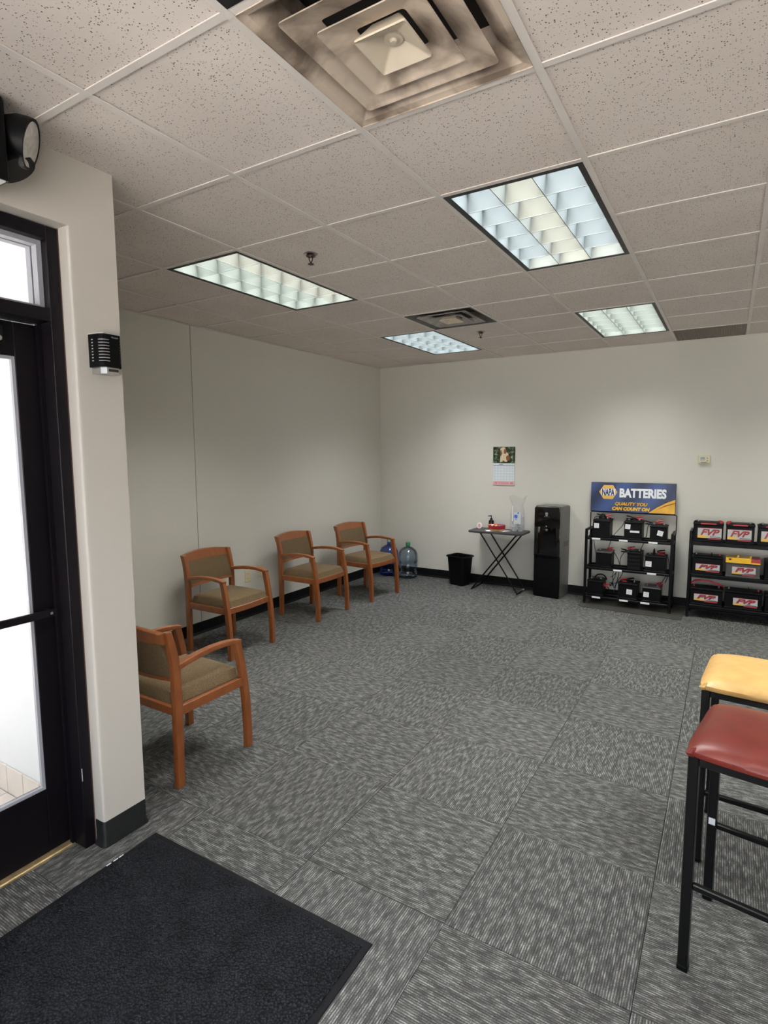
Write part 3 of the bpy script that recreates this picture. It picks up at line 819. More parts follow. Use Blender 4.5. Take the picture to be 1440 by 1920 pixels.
# calendar
t = thing('wall_calendar', 'wall calendar with a puppy photo above a month page', 'calendar', (-2.318, YB-.004, 1.238), 0)
CWD = .137
ph = obj('photo_page', MB().box((-CWD,-.004,.266),(CWD,-.001,.460)), M['calphoto'], t)
fig = MB()
def disc(mb, cx, cz, rx, rz, y, n=20):
    mb.prism([(cx+rx*math.cos(2*PI*k/n), cz+rz*math.sin(2*PI*k/n)) for k in range(n)], 'y', y-.0008, y)
disc(fig, .012, .345, .046, .056, -.0042); disc(fig, -.012, .420, .036, .034, -.0046)
for a, b_ in ((-.030,.300), (.026,.300)): fig.prism([(a-.014,b_+.05),(a+.012,b_+.05),(a+.014,b_-.018),(a-.018,b_-.018)], 'y', -.0056, -.0048)
obj('puppy_print', fig, M['dogfur'], ph)
fig2 = MB(); disc(fig2, .014, .405, .017, .030, -.0056); disc(fig2, -.040, .395, .012, .026, -.0056); disc(fig2, .050, .325, .024, .034, -.0052)
fig2.prism([(-.012,.392),(.006,.392),(-.003,.382)], 'y', -.0062, -.0056)
obj('puppy_patches', fig2, M['dogbrown'], ph)
pg = obj('month_page', MB().box((-CWD+.003,-.004,.0),(CWD-.003,-.001,.262)), M['calpage'], t)
box('header_line', (-CWD+.006,-.0046,.232), (CWD-.006,-.004,.238), M['greytext'], pg)
box('month_name', (-.06,-.0046,.243), (-.01,-.004,.252), M['greytext'], pg)
box('page_top', (-CWD+.003,-.0044,.239), (CWD-.003,-.004,.262), mat('pale_blue_paper', (.66,.71,.75), .5), pg)
box('month_name', (-.06,-.0050,.243), (-.01,-.0044,.253), M['greytext'], pg)
ft_ = box('footer_strip', (-CWD+.003,-.0046,.0), (CWD-.003,-.004,.048), M['pink'], pg)
for a in (-.11, .085): box('footer_logo', (a,-.0052,.012), (a+.028,-.0046,.038), M['pinkc'], pg)
box('footer_text', (-.07,-.0052,.016), (.065,-.0046,.022), M['pinkc'], pg); box('footer_text', (-.07,-.0052,.028), (.065,-.0046,.034), M['pinkc'], pg)

# ------------------------------------------------------------------ CHAIRS
def smooth_outline(pts): return pts
def make_chair(label, loc, rz):
    t = thing('armchair', label, 'chair', loc, rz, 'wooden waiting room armchairs')
    rear = [(-.252,0),(-.212,0),(-.208,.20),(-.206,.42),(-.208,.58),(-.216,.66),(-.232,.735),(-.250,.80),(-.284,.803),(-.271,.735),(-.258,.66),(-.251,.58),(-.249,.40),(-.250,.20)]
    front = [(.216,0),(.256,0),(.256,.10),(.253,.20),(.247,.30),(.236,.40),(.220,.50),(.202,.585),(.190,.634),(.146,.634),(.160,.585),(.178,.50),(.194,.40),(.206,.30),(.213,.20),(.216,.10)]
    arm = [(-.222,.628),(-.16,.640),(-.08,.650),(.0,.655),(.08,.653),(.14,.646),(.196,.633),(.192,.612),(.14,.622),(.08,.628),(.0,.629),(-.08,.623),(-.16,.612),(-.222,.600)]
    for s in (-1, 1):
        a, b_ = sorted((s*.228, s*.262))
        obj('leg', MB().prism(rear, 'y', a, b_, bev=.004, seg=2), M['wood'], t, smooth=True)
        obj('leg', MB().prism(front, 'y', a, b_, bev=.004, seg=2), M['wood'], t, smooth=True)
        obj('armrest', MB().prism(arm, 'y', a-.004, b_+.004, bev=.005, seg=2), M['wood'], t, smooth=True)
        obj('seat_rail', MB().box((-.210,a+.005,.365),(.215,b_-.004,.415), bev=.003), M['wood'], t)
    obj('seat_rail', MB().prism([(.196,-.228),(.222,-.228),(.232,-.12),(.236,0),(.232,.12),(.222,.228),(.196,.228)], 'z', .367, .415, bev=.003), M['wood'], t)
    obj('seat_rail', MB().box((-.246,-.228,.37),(-.214,.228,.415), bev=.003), M['wood'], t)
    # crowned cushion with a bulging front
    def cush(u, v):
        a, b_ = 2*u-1, 2*v-1
        x = (-.006 + .222*a) + (.012*(1-b_*b_) if a > .9 else 0); y = .224*b_
        ed = min(1-abs(a), 1-abs(b_)); ed = min(ed/.22, 1.0)
        z = .412 + .062*math.sqrt(max(0, 1-(1-ed)**2)) + .012*(1-a*a)*(1-b_*b_)
        return Vector((x, y, z))
    mb = MB(); bv, f = mb.grid(cush, 22, 22); 
    mb.box((-.222,-.222,.388),(.212,.222,.414))
    bmesh.ops.recalc_face_normals(mb.bm, faces=f)
    if f and sum(q.normal.z for q in f) < 0: bmesh.ops.reverse_faces(mb.bm, faces=f)
    obj('seat', mb, M['fabric'], t, smooth=True)
    # back: concave in plan, leaning
    def bx(z): return -.232 - .30*max(0, z-.60) + (.0 if z > .6 else .02*(.6-z)/.1)
    def back_sheet(zlo, zhi, th, crest=0.0, n=14, crown=0.0, puff=0.0, half_=.226):
        rings = []
        for k in range(n+1):
            y = -half_ + 2*half_*k/n; c = 1-(y/half_)**2
            zt = zhi + crest*c; off = -.026*c
            mid = (zlo+zt)/2; pf = puff*min(1, c*3)
            xf = lambda z: bx(z)+off
            rings.append([Vector((xf(zlo)-th/2,y,zlo)), Vector((xf(zlo)+th/2,y,zlo)), Vector((xf(mid)+th/2+pf,y,mid)), Vector((xf(zt)+th/2,y,zt-.002)), Vector((xf(zt)+th/2-.006,y,zt)), Vector((xf(zt)-th/2+.004,y,zt)), Vector((xf(zt)-th/2,y,zt-.003)), Vector((xf(mid)-th/2-pf*.5,y,mid))])
        return MB().loft(rings)
    obj('backrest', back_sheet(.562, .742, .030, .006, puff=.010), M['fabric'], t, smooth=True)
    obj('top_rail', back_sheet(.744, .800, .034, .020, half_=.246), M['wood'], t, smooth=True)
    obj('back_rail', back_sheet(.538, .562, .026), M['wood'], t, smooth=True)
    return t
ch = make_chair('wooden armchair by the pier, side on, nearest the viewer and partly hidden', (-2.497, 1.970, 0), PI/2)
dup(ch, (-3.557, 3.335, 0), R(1), 'wooden armchair standing in front of the vertical wall seam')
dup(ch, (-3.590, 4.515, 0), R(0), 'wooden armchair in the middle of the row along the left wall')
dup(ch, (-3.512, 5.415, 0), R(-5), 'wooden armchair at the far end of the row, beside the water jugs')

# ------------------------------------------------------------------ STOOLS
def stool(label, loc, rz, w, d, seat_m, sh, hem=False):
    t = thing('bar_stool', label, 'stool', loc, rz, 'black framed counter stools')
    lw = .030
    for x in (lw/2, w-lw/2):
        for y in (lw/2, d-lw/2):
            lg = obj('leg', MB().box((x-lw/2,y-lw/2,.006),(x+lw/2,y+lw/2,sh-.052), bev=.003), M['blackmetal'], t)
            obj('foot_cap', MB().box((x-lw/2-.001,y-lw/2-.001,0),(x+lw/2+.001,y+lw/2+.001,.02), bev=.003), M['blackplastic'], lg)
    for y in (lw/2, d-lw/2):
        obj('rung', MB().box((lw,y-.010,.285),(w-lw,y+.010,.305), bev=.003), M['blackmetal'], t)
        obj('apron', MB().box((lw,y-.012,sh-.080),(w-lw,y+.012,sh-.052), bev=.002), M['blackmetal'], t)
    for x in (lw/2, w-lw/2):
        obj('apron', MB().box((x-.012,lw,sh-.080),(x+.012,d-lw,sh-.052), bev=.002), M['blackmetal'], t)
    if hem: obj('paint_chip', MB().box((lw*.2,d-lw-.0008,.30),(lw*.9,d-lw+.0002,.325)), M['scuff'], t)
    # upholstered seat: pillow with pulled-in corners
    def top(u, v):
        a, b_ = 2*u-1, 2*v-1
        e = (1-abs(a)**3.2)*(1-abs(b_)**3.2)
        x = w/2 + (w/2+.010)*a*(1-.030*(b_*b_)*0 + .0); y = d/2 + (d/2+.010)*b_
        pinch = .010*(abs(a)*abs(b_))**6
        x -= pinch*a; y -= pinch*b_
        z = sh-.034 + .042*max(0,e)**.55
        return Vector((x, y, z))
    mb = MB(); n = 24; bv, f = mb.grid(top, n, n)
    edge = [(i,0) for i in range(n)] + [(n,j) for j in range(n)] + [(n-i,n) for i in range(n)] + [(0,n-j) for j in range(n)]
    upper = [top(i/n, j/n) for i, j in edge]
    low1 = [Vector(((p.x-w/2)*1.004+w/2, (p.y-d/2)*1.004+d/2, sh-.044)) for p in upper]
    low2 = [Vector(((p.x-w/2)*.985+w/2, (p.y-d/2)*.985+d/2, sh-.052)) for p in upper]
    mb.loft([low2, low1, upper], cap=False); mb._add(low2, [tuple(range(len(low2)))])
    bmesh.ops.remove_doubles(mb.bm, verts=list(mb.bm.verts), dist=1e-5)
    bmesh.ops.recalc_face_normals(mb.bm, faces=list(mb.bm.faces))
    st = obj('seat', mb, seat_m, t, smooth=True)
    # gathered vinyl fold at the front left corner
    fold = MB()
    for k in range(3):
        fold.tube([(.004+.005*k,-.006+.002*k,sh-.050),(-.003+.006*k,-.010,sh-.040),(.010+.004*k,-.002+.004*k,sh-.024)], [.0035,.005,.002], 6)
    obj('corner_fold', fold, seat_m, st, smooth=True)
    return t
stool('black framed bar stool with a dark red vinyl seat, nearest the viewer', (-.062, 1.893, 0), R(-9), .44, .405, M['redseat'], .775, True)
stool('black framed bar stool with a worn tan vinyl seat, behind the red one', (-.048, 2.465, 0), R(-5), .44, .405, M['tanseat'], .775)

# ------------------------------------------------------------------ MATS
t = thing('door_mat', 'large black ribbed entrance mat on the carpet in front of the door', 'mat', (-1.492, .535, 0), R(.6))
hw, hl = .558, .925
obj('rubber_border', MB().box((-hw,-hl,.0005),(hw,hl,.005), bev=.003), M['matborder'], t)
obj('mat_pile', MB().box((-hw+.025,-hl+.025,.005),(hw-.025,hl-.025,.010), bev=.003), M['matpile'], t)
for y in (.745,.72,.69): box('scuff', (-hw+.001,y,.0048), (-hw+.006,y+.02,.0055), M['scuff'], t)
t = tag(obj('rubber_mat', MB().prism([(-1.30,6.575),(-1.315,6.16),(-1.26,6.10),(-.318,6.085),(-.318,6.575)], 'z', .0005, .005, bev=.001), M['rubber']), 'thin brown-grey rubber mat under the left battery rack', 'mat')

# ------------------------------------------------------------------ WASTE BASKET
def rrect(w, d, r, z, n=4):
    out = []
    for sx, sy, a0 in ((1,1,0),(-1,1,PI/2),(-1,-1,PI),(1,-1,3*PI/2)):
        for k in range(n+1):
            a = a0+PI/2*k/n; out.append(Vector((sx*(w/2-r)+r*math.cos(a), sy*(d/2-r)+r*math.sin(a), z)))
    return out
t = thing('waste_basket', 'black plastic waste basket on the carpet beside the folding table', 'bin', (-2.795, 6.405, 0), R(-14))
obj('basket_body', MB().loft([rrect(.205,.165,.03,.0), rrect(.208,.168,.03,.01), rrect(.258,.215,.035,.355), rrect(.252,.209,.034,.355), rrect(.204,.164,.028,.012)], cap=True), M['blackplastic'], t, smooth=True)
obj('rim', MB().loft([rrect(.256,.213,.035,.345), rrect(.285,.242,.04,.352), rrect(.287,.244,.04,.362), rrect(.270,.228,.038,.368), rrect(.252,.209,.034,.358)], cap=False), M['blackplastic'], t, smooth=True)

# ------------------------------------------------------------------ FOLDING TABLE
t = thing('folding_table', 'small charcoal folding table on crossed thin black legs', 'table', (0,0,0))
top = [(-2.290 + v.x, 6.385 + v.y) for v in rrect(.66,.35,.04,0,5)]
obj('tabletop', MB().prism(top, 'z', .690, .712, bev=.004, seg=2), M['tabletop'], t, smooth=True)
ya, yb = 6.235, 6.535
for y in (ya, yb):
    o_ = .012 if y == ya else -.012
    obj('leg', MB().tube([(-2.47,y+o_,.688),(-2.012,y+o_,.012)], .0085, 8), M['rackmetal'], t, smooth=True)
    obj('leg', MB().tube([(-2.035,y,.688),(-2.565,y,.012)], .0085, 8), M['rackmetal'], t, smooth=True)
fa = obj('foot_bar', MB().tube([(-2.012,ya-.005,.0095),(-2.012,yb+.012,.0095)], .009, 8), M['rackmetal'], t, smooth=True)
obj('foot_sleeve', MB().tube([(-2.012,6.44,.0105),(-2.012,6.50,.0105)], .0105, 8), M['greypad'], fa, smooth=True)
obj('foot_bar', MB().tube([(-2.565,ya-.012,.0095),(-2.565,yb+.012,.0095)], .009, 8), M['rackmetal'], t, smooth=True)
obj('top_brace', MB().tube([(-2.035,ya,.682),(-2.035,yb,.682)], .008, 8), M['rackmetal'], t, smooth=True)
obj('top_brace', MB().tube([(-2.47,ya+.012,.682),(-2.47,yb-.012,.682)], .008, 8), M['rackmetal'], t, smooth=True)
ZT = .7125
# things on it
for lab, (x, y), rz in (('white paper sheet lying under the snack bowl, left of the pair', (-2.375, 6.335), .5), ('white paper sheet lying under the snack bowl, right of the pair', (-2.235, 6.36), -.35)):
    o = tag(obj('paper_sheet', MB().box((-.062,-.062,0),(.062,.062,.001)), M['white']), lab, 'paper', 'papers under the bowl'); o.location = (x, y, ZT if rz > 0 else ZT+.0012); o.rotation_euler = (0,0,rz)
t = thing('snack_bowl', 'red rimmed tan snack bowl on white paper on the folding table', 'bowl', (-2.305, 6.345, ZT+.0022))
ell = dict(seg=32, sx=1.0, sy=.62)
bo = obj('bowl_body', MB().lathe([(0,0),(.082,0),(.088,.006),(.096,.036),(0,.036)], **ell), M['tan'], t, smooth=True)
obj('printed_band', MB().lathe([(.0965,.022),(.101,.026),(.104,.068),(.098,.072),(.092,.06),(0,.05)], **ell), M['red'], t, smooth=True)
for k, (a, m_) in enumerate(((-.95,'purple'),(-.55,'purple'),(-.2,'blueprint'),(-1.45,'gold'),(-2.0,'white'),(-2.5,'gold'))):
    c, s = math.cos(a), math.sin(a)
    obj('treat', MB().lathe([(0,.012),(.016,.008),(.02,0),(.016,-.008),(0,-.012)], 10), M[m_], t, smooth=True, loc=(.080*c,.050*s,.066))
t = thing('pump_bottle', 'black pump soap bottle on the folding table behind the bowl', 'bottle', (-2.405, 6.43, ZT))
obj('bottle_body', MB().lathe([(0,0),(.030,0),(.032,.004),(.032,.095),(.028,.110),(.013,.118),(.013,.126),(0,.126)], 24), M['bottle'], t, smooth=True)
obj('pump', MB().lathe([(.015,.122),(.015,.136),(.006,.138),(.005,.160),(0,.160)], 16).tube([(.004,0,.162),(-.012,0,.164),(-.040,-.006,.158)], [.007,.006,.004], 8), M['bottle'], t, smooth=True)
obj('bottle_label', MB().lathe([(.0323,.035),(.0326,.036),(.0326,.059),(.0323,.06)], 24), M['charcoal'], t, smooth=True)
t = thing('round_token', 'round white disc with a coral centre standing on the folding table', 'disc', (-2.555, 6.43, ZT))
rt = Matrix.Rotation(R(82),3,'X')
obj('disc', MB().lathe([(0,-.003),(.036,-.003),(.037,0),(.036,.003),(0,.003)], 28, rot=rt, sx=.85), M['white'], t, smooth=True, loc=(0,0,.037))
obj('disc_print', MB().lathe([(0,.0045),(.024,.0045),(.024,.003)], 24, rot=rt, sx=.8), M['pink'], t, loc=(0,0,.037))
obj('disc_print', MB().lathe([(.010,.0055),(.016,.0055),(.016,.004)], 24, rot=rt, sx=.8), M['pinkc'], t, loc=(0,0,.037))
t = thing('bag_of_cups', 'clear open plastic bag of stacked cups at the end of the folding table', 'bag', (-2.085, 6.43, ZT))
def cup_prof(n):
    p = [(0,0),(.028,0)]
    for k in range(n): p += [(.034+.0001*k,.05+.012*k),(.037,.053+.012*k),(.037,.057+.012*k),(.034,.060+.012*k)]
    return p + [(.030,.060+.012*(n-1)),(.026,.02+.01*n)]
for x, y, n in ((-.030,-.012,13),(.040,.0,10)):
    obj('cup_stack', MB().lathe(cup_prof(n), 22), M['cup'], t, smooth=True, loc=(x,y,.002))
random.seed(3)
bag = MB(); rings = []
for k, (r_, z) in enumerate(((.02,.001),(.078,.003),(.086,.03),(.084,.10),(.082,.18),(.078,.24),(.070,.28),(.066,.31),(.085,.35),(.098,.385),(.104,.41))):
    ring = []
    for q in range(28):
        a = 2*PI*q/28; w_ = 1+(.05 if k > 1 else 0)*math.sin(5*a+k*.7)+(.06 if k > 6 else .02)*random.uniform(-1,1)
        ring.append(Vector((r_*1.02*math.cos(a)*w_, r_*.72*math.sin(a)*w_, z+(.02*math.sin(3*a+1) if k > 8 else 0))))
    rings.append(ring)
obj('bag_film', bag.loft(rings, cap=False), M['film'], t, smooth=True)
lb = box('bag_label', (-.022,-.068,.095), (.060,-.0668,.235), mat('pale_label', (.68,.71,.74), .4, alpha=.75), t)
box('label_print', (-.015,-.0690,.165), (.022,-.0682,.200), M['blueprint'], lb); box('label_print', (.022,-.0690,.215), (.038,-.0682,.230), M['blueprint'], lb); box('label_print', (-.008,-.0690,.145), (.014,-.0682,.157), M['greytext'], lb)
box('bag_crease', (-.046,-.0625,.12), (-.036,-.0615,.30), M['white'], t)

# ------------------------------------------------------------------ WATER COOLER
t = thing('water_cooler', 'tall black bottom load water cooler against the back wall', 'water cooler', (-1.682, 6.445, 0), R(-7))
cwid, cdep, chh = .298, .296, 1.036
side = MB().prism([(y, z) for y, z in ((-cdep/2+.03,.0),(cdep/2,0),(cdep/2,chh-.03),(cdep/2-.012,chh-.010),(cdep/2-.035,chh),(-cdep/2+.03,chh))], 'x', -cwid/2, cwid/2, bev=.012, seg=3)
obj('cabinet', side, M['greyplastic_sheen'], t, smooth=True)  # gloss black cabinet, its grey colour stands in for the reflected wall
yf = -cdep/2
# glossy upper fascia with rounded top, framing a dispensing niche
fz0, fz1, nz0, nz1, nw = .478, chh-.004, .500, .800, .105
def rtop(h, z0, z1, r=.03, n=5):
    p = [(-h,z0),(h,z0)]
    p += [(h-r+r*math.cos(PI/2*k/n), z1-r+r*math.sin(PI/2*k/n)) for k in range(n+1)]
    p += [(-h+r-r*math.sin(PI/2*k/n), z1-r+r*math.cos(PI/2*k/n)) for k in range(n+1)]
    return p
obj('fascia', MB().prism(rtop(cwid/2-.001, nz1, fz1), 'y', yf-.012, yf+.032, bev=.008, seg=3), M['gloss'], t, smooth=True)
for s in (-1, 1):
    a, b_ = sorted((s*nw, s*(cwid/2-.001))); obj('fascia_side', MB().box((a,yf-.010,fz0),(b_,yf+.032,nz1), bev=.006, seg=2), M['gloss'], t, smooth=True)
obj('niche', MB().box((-nw,yf+.022,fz0+.01),(nw,yf+.032,nz1)), M['gloss'], t)
dt = obj('drip_tray', MB().box((-cwid/2+.004,yf-.016,fz0-.012),(cwid/2-.004,yf+.03,fz0+.014), bev=.006, seg=2), M['blackplastic'], t, smooth=True)
obj('drip_grate', MB().box((-nw+.01,yf-.008,fz0+.014),(nw-.01,yf+.02,fz0+.017)), M['charcoal'], dt)
obj('lower_door', MB().box((-cwid/2+.001,yf-.004,.012),(cwid/2-.001,yf+.031,fz0-.014), bev=.008, seg=2), M['blackplastic'], t, smooth=True)
obj('base', MB().box((-cwid/2+.006,yf+.006,0),(cwid/2-.006,cdep/2-.01,.014)), M['blackplastic'], t)
sp_ = obj('spout', MB().lathe([(0,0),(.012,0),(.015,.025),(.022,.035),(.022,.05),(0,.05)], 16), M['blackplastic'], t, smooth=True, loc=(0,yf+.002,.752))
rotx = Matrix.Rotation(PI/2,3,'X')
obj('button', MB().lathe([(0,.006),(.012,.005),(.015,0)], 20, rot=rotx), M['silver'], t, smooth=True, loc=(-.002,yf-.012,.770))
obj('lever_button', MB().lathe([(0,.006),(.007,.004),(.009,0)], 16, rot=rotx), M['silver'], t, smooth=True, loc=(-.006,yf-.012,.810))
for x in (-.030,-.014,.004,.022): obj('indicator', MB().lathe([(0,.002),(.004,.001),(.0045,0)], 10, rot=rotx), M['silver' if x < -.02 else 'darkgrey'], t, loc=(x,yf-.012,.918))
em = obj('emblem', MB().tube([(.013*math.cos(2*PI*k/20),0,.013*math.sin(2*PI*k/20)) for k in range(20)], .0016, 6, closed=True), M['greypad'], t, loc=(-.006,yf-.0125,.952))
obj('emblem_line', MB().box((-.012,-.001,-.024),(.012,0,-.019)), M['greypad'], em)
obj('emblem_line', MB().box((-.006,-.001,-.004),(.006,0,.004)), M['greypad'], em)
obj('side_vents', MB().box((cwid/2-.0002,-.03,.62),(cwid/2+.001,.10,.63)).box((cwid/2-.0002,-.03,.60),(cwid/2+.001,.10,.61)).box((cwid/2-.0002,-.03,.58),(cwid/2+.001,.10,.59)), M['darkgrey'], t)

# ------------------------------------------------------------------ WATER JUGS
def jug(label, loc, m, capm, r=.125, h=.47):
    t = thing('water_jug', label, 'water jug', loc, 0, 'five gallon water jugs in the corner')
    p = [(0,.0),(r*.80,.0),(r*.95,.012),(r,.03),(r,.085),(r*.965,.095),(r*.965,.105),(r,.115),(r,.18),(r*.97,.19),(r*.97,.198),(r,.208),(r,.285),(r*.96,.325),(r*.80,.365),(r*.52,.393),(r*.28,.406),(r*.21,.415),(r*.21,h-.03),(0,h-.03)]
    obj('jug_body', MB().lathe(p, 36), m, t, smooth=True)
    obj('cap', MB().lathe([(0,h-.005),(r*.20,h-.005),(r*.245,h-.012),(r*.245,h-.05),(r*.225,h-.05)], 20), capm, t, smooth=True)
    return t
jug('clear water jug with a green cap on the carpet in the back corner', (-3.545, 6.43, 0), M['waterclear'], M['greencap'])
jug('blue water jug with a pale green cap, behind the last armchair', (-3.842, 6.44, 0), M['waterblue'], M['palecap'], .125, .50)

# ------------------------------------------------------------------ BATTERY RACKS
def rack_frame(t, xa, xb, yf_, yb_, ztop, shelves, rail_h, mid=True):
    m = M['rackmetal']; w = .026
    for x in (xa, xb):
        obj('side_frame', MB().box((x-w/2,yf_-w/2,.012),(x+w/2,yf_+w/2,ztop-.01), bev=.003).box((x-w/2,yb_-w/2,.012),(x+w/2,yb_+w/2,ztop-.01), bev=.003)
            .box((x-w/2,yf_-w/2,ztop-.014),(x+w/2,yb_+w/2,ztop+.010), bev=.004), m, t)
        for z in shelves:
            obj('shelf_end', MB().box((x-w/2+.004,yf_+w/2,z-rail_h),(x+w/2-.004,yb_-w/2,z-.004)), m, t)
        for y in (yf_, yb_):
            obj('foot', MB().lathe([(0,0),(.016,0),(.016,.008),(.010,.014),(0,.014)], 12), M['blackplastic'], t, loc=(x,y,0), smooth=True)
    for z in shelves:
        for y, dz in ((yf_, 0), (yb_, .0)) + (((yf_+yb_)/2+.01, 0),) * mid:
            obj('rail', MB().box((xa+w/2,y-.014,z-rail_h+dz),(xb-w/2,y+.014,z+dz), bev=.003), m, t)
Y1F, Y1B = 6.275, 6.53
R1X0, R1X1 = -1.272, -.446
S1 = (.722, .402, .088)
rk = thing('battery_rack', 'black metal rack under the blue sign, holding worn batteries with clamps', 'rack', (0,0,.005))
rack_frame(rk, R1X0, R1X1, Y1F, Y1B, .802, S1, .024)
obj('sign_wire', MB().tube([(R1X0-.012,Y1B,.78),(R1X0-.012,Y1B,.965),(R1X0-.004,Y1B,.975),(R1X1+.004,Y1B,.975),(R1X1+.012,Y1B,.965),(R1X1+.012,Y1B,.78)], .005, 6)
    .tube([(R1X0+.02,Y1B+.006,.972),(R1X0+.02,Y1B+.006,1.20)], .005, 6).tube([(R1X1-.02,Y1B+.006,.972),(R1X1-.02,Y1B+.006,1.20)], .005, 6), M['rackmetal'], rk)
for z, xs in ((S1[0], (-1.17,-.90,-.62)), (S1[1], (-.945,-.62)), (S1[2], (-1.15,-.875,-.67))):
    for x in xs:
        box('shelf_tag', (x-.042,Y1F-.0155,z-.020), (x+.042,Y1F-.0142,z-.002), M['white'], rk)
# the sign board
sg = thing('battery_sign', 'blue display sign with a gold hexagon badge standing over the worn batteries', 'sign', (-.868, Y1B-.010, 1.145), 0)
sw, shh = .415, .156
obj('sign_board', MB().box((-sw,-.005,-shh),(sw,.005,shh), bev=.001), M['signblue'], sg)
obj('sign_edge', MB().box((-sw-.003,-.004,-shh-.003),(sw+.003,.0055,-shh)).box((-sw-.003,-.004,shh),(sw+.003,.0055,shh+.003)).box((-sw-.003,-.004,-shh),(-sw,.0055,shh)).box((sw,-.004,-shh),(sw+.003,.0055,shh)), M['blackplastic'], sg)
obj('gold_flash', MB().prism([(.165,-shh+.003),(sw-.001,-shh+.003),(sw-.001,-.004),(.33,-.042),(.25,-.090)], 'y', -.0062, -.0048), M['signgold'], sg)
obj('gold_flash', MB().prism([(.24,-.118),(.32,-.080),(sw-.001,-.045),(sw-.001,-.036),(.32,-.068)], 'y', -.0068, -.006), M['dogbrown'], sg)
bd = obj('badge', MB().prism([(-.240+.094*math.cos(PI/3*k), .055+.082*math.sin(PI/3*k)*1.06) for k in range(6)], 'y', -.0072, -.0050), M['orange'], sg)
obj('badge_field', MB().prism([(-.240+.080*math.cos(PI/3*k), .055+.068*math.sin(PI/3*k)*1.06) for k in range(6)], 'y', -.0078, -.0070), M['gold'], bd)
obj('badge_panel', MB().box((-.240-.072,-.0086,.055-.036),(-.240+.072,-.0076,.055+.036)), M['signtext'], bd)
lettering('NAPA', .100, M['navy'], bd, (-.240,-.0092,.055), width=.128, bold=.0035)
lettering('BATTERIES', .125, M['signtext'], sg, (.102,-.0064,.050), width=.455, bold=.0060)
lettering('QUALITY YOU', .047, M['yellow'], sg, (-.006,-.0085,-.070), width=.325, shear=.22, bold=.0030)
lettering('CAN COUNT ON', .047, M['yellow'], sg, (-.008,-.0085,-.120), width=.375, shear=.22, bold=.0030)

def case_mesh(mb, w, d, h, mi=0):
    mb.box((-w/2,0,0),(w/2,d,h*.80), bev=.004, mi=mi)
def battery(label, x0, x1, yfr, z0, h, group, d=.175, cm='blackplastic', lidm='charcoal', ribs=False, sticker=None, tape=False, brand=None, handle=None, posts=(-.30,.30), redpost=1, lid='plain', dome=False):
    w = x1-x0; t = thing('battery', label, 'battery', ((x0+x1)/2, yfr, z0), 0, group)
    mb = MB().box((-w/2,0,0),(w/2,d,h*.84), bev=.004)
    mb.box((-w/2-.003,-.003,0),(w/2+.003,d+.003,.014), bev=.002)
    cs = obj('case', mb, M[cm], t)
    if ribs:
        for k in range(4): obj('rib', MB().box((-w/2+.006,-.004,h*(.10+.19*k)),(w/2-.006,.0,h*(.10+.19*k)+.022)), M['charcoal'], cs)
    ld = MB().box((-w/2-.004,-.004,h*.84),(w/2+.004,d+.004,h*.93), bev=.003)
    ld.box((-w/2+.012,.03,h*.93),(w/2-.012,d-.02,h*.97), bev=.002)
    lo_ = obj('lid', ld, M[lidm], t)
    if lid == 'vents':
        for k in range(3): obj('vent_cap', MB().lathe([(0,.006),(.014,.005),(.016,0)], 12), M['greyplastic_sheen'], lo_, loc=((k-1)*w*.26, d*.55, h*.965), smooth=True)
    for k, px in enumerate(posts):
        obj('terminal', MB().lathe([(0,.022),(.008,.022),(.0095,.004),(.015,.0),(.015,-.006)], 14), M['red'] if k == redpost and brand else M['lead'], t, loc=(px*w, d*.35, h*.945), smooth=True)
    if sticker:
        sx, sz, s, rot_ = sticker
        obj('sticker', MB().box((-s/2,-.0012,-s/2),(s/2,-.0004,s/2)), M['white'], t, loc=(sx*w, 0, sz*h), rot=(0,rot_,0))
        obj('sticker_print', MB().box((-s*.32,-.0016,.006),(s*.32,-.0012,.011)).box((-s*.32,-.0016,-.010),(s*.2,-.0012,-.005)), M['pink'], t, loc=(sx*w, 0, sz*h), rot=(0,rot_,0))
    if tape: obj('sticker', MB().box((-.045,-.0012,-.010),(.045,-.0004,.010)), M['white'], t, loc=(.10*w, 0, h*.42)); 
    if brand:
        lx, lw_, lz0, lz1 = brand; a, b_ = lx*w-lw_/2, lx*w+lw_/2
        lb = obj('brand_label', MB().box((a,-.0012,lz0),(b_,-.0003,lz1)), M['labelgrey'], t)
        obj('label_edge', MB().box((a,-.0014,lz1),(b_,-.0003,lz1+.003)), M['redprint'], lb)
        obj('gold_flash', MB().prism([(a,lz0),(a+lw_*.34,lz0),(a+lw_*.48,lz0+(lz1-lz0)*.24),(a+lw_*.1,lz0+(lz1-lz0)*.34),(a,lz0+(lz1-lz0)*.28)], 'y', -.0020, -.0012), M['gold'], lb)
        obj('black_flash', MB().prism([(a,lz0-.010),(b_,lz0-.010),(b_,lz0+.006),(a+lw_*.5,lz0+.004),(a+lw_*.36,lz0-.001),(a,lz0-.001)], 'y', -.0016, -.0011), M['blackplastic'], lb)
        obj('red_stripe', MB().prism([(a+lw_*.42,lz0-.010),(b_-.003,lz0-.010),(b_-.003,lz0+.001),(a+lw_*.47,lz0+.001)], 'y', -.0024, -.0016), M['redprint'], lb)
        hgt = lz1-lz0
        lettering('FVP', hgt*.82, M['darkred'], lb, ((a+b_)/2+.004,-.0018,lz0+hgt*.60), width=lw_*.80, shear=.35, bold=.0032)
        lettering('FVP', hgt*.82, M['redprint'], lb, ((a+b_)/2+.003,-.0026,lz0+hgt*.61), width=lw_*.76, shear=.35, bold=.0008)
        obj('small_print', MB().box((a+lw_*.52,-.0020,lz0+hgt*.13),(b_-.006,-.0013,lz0+hgt*.19)), M['slot'], lb)
    return t, w, d, h
G1 = 'worn batteries on the rack under the blue sign'
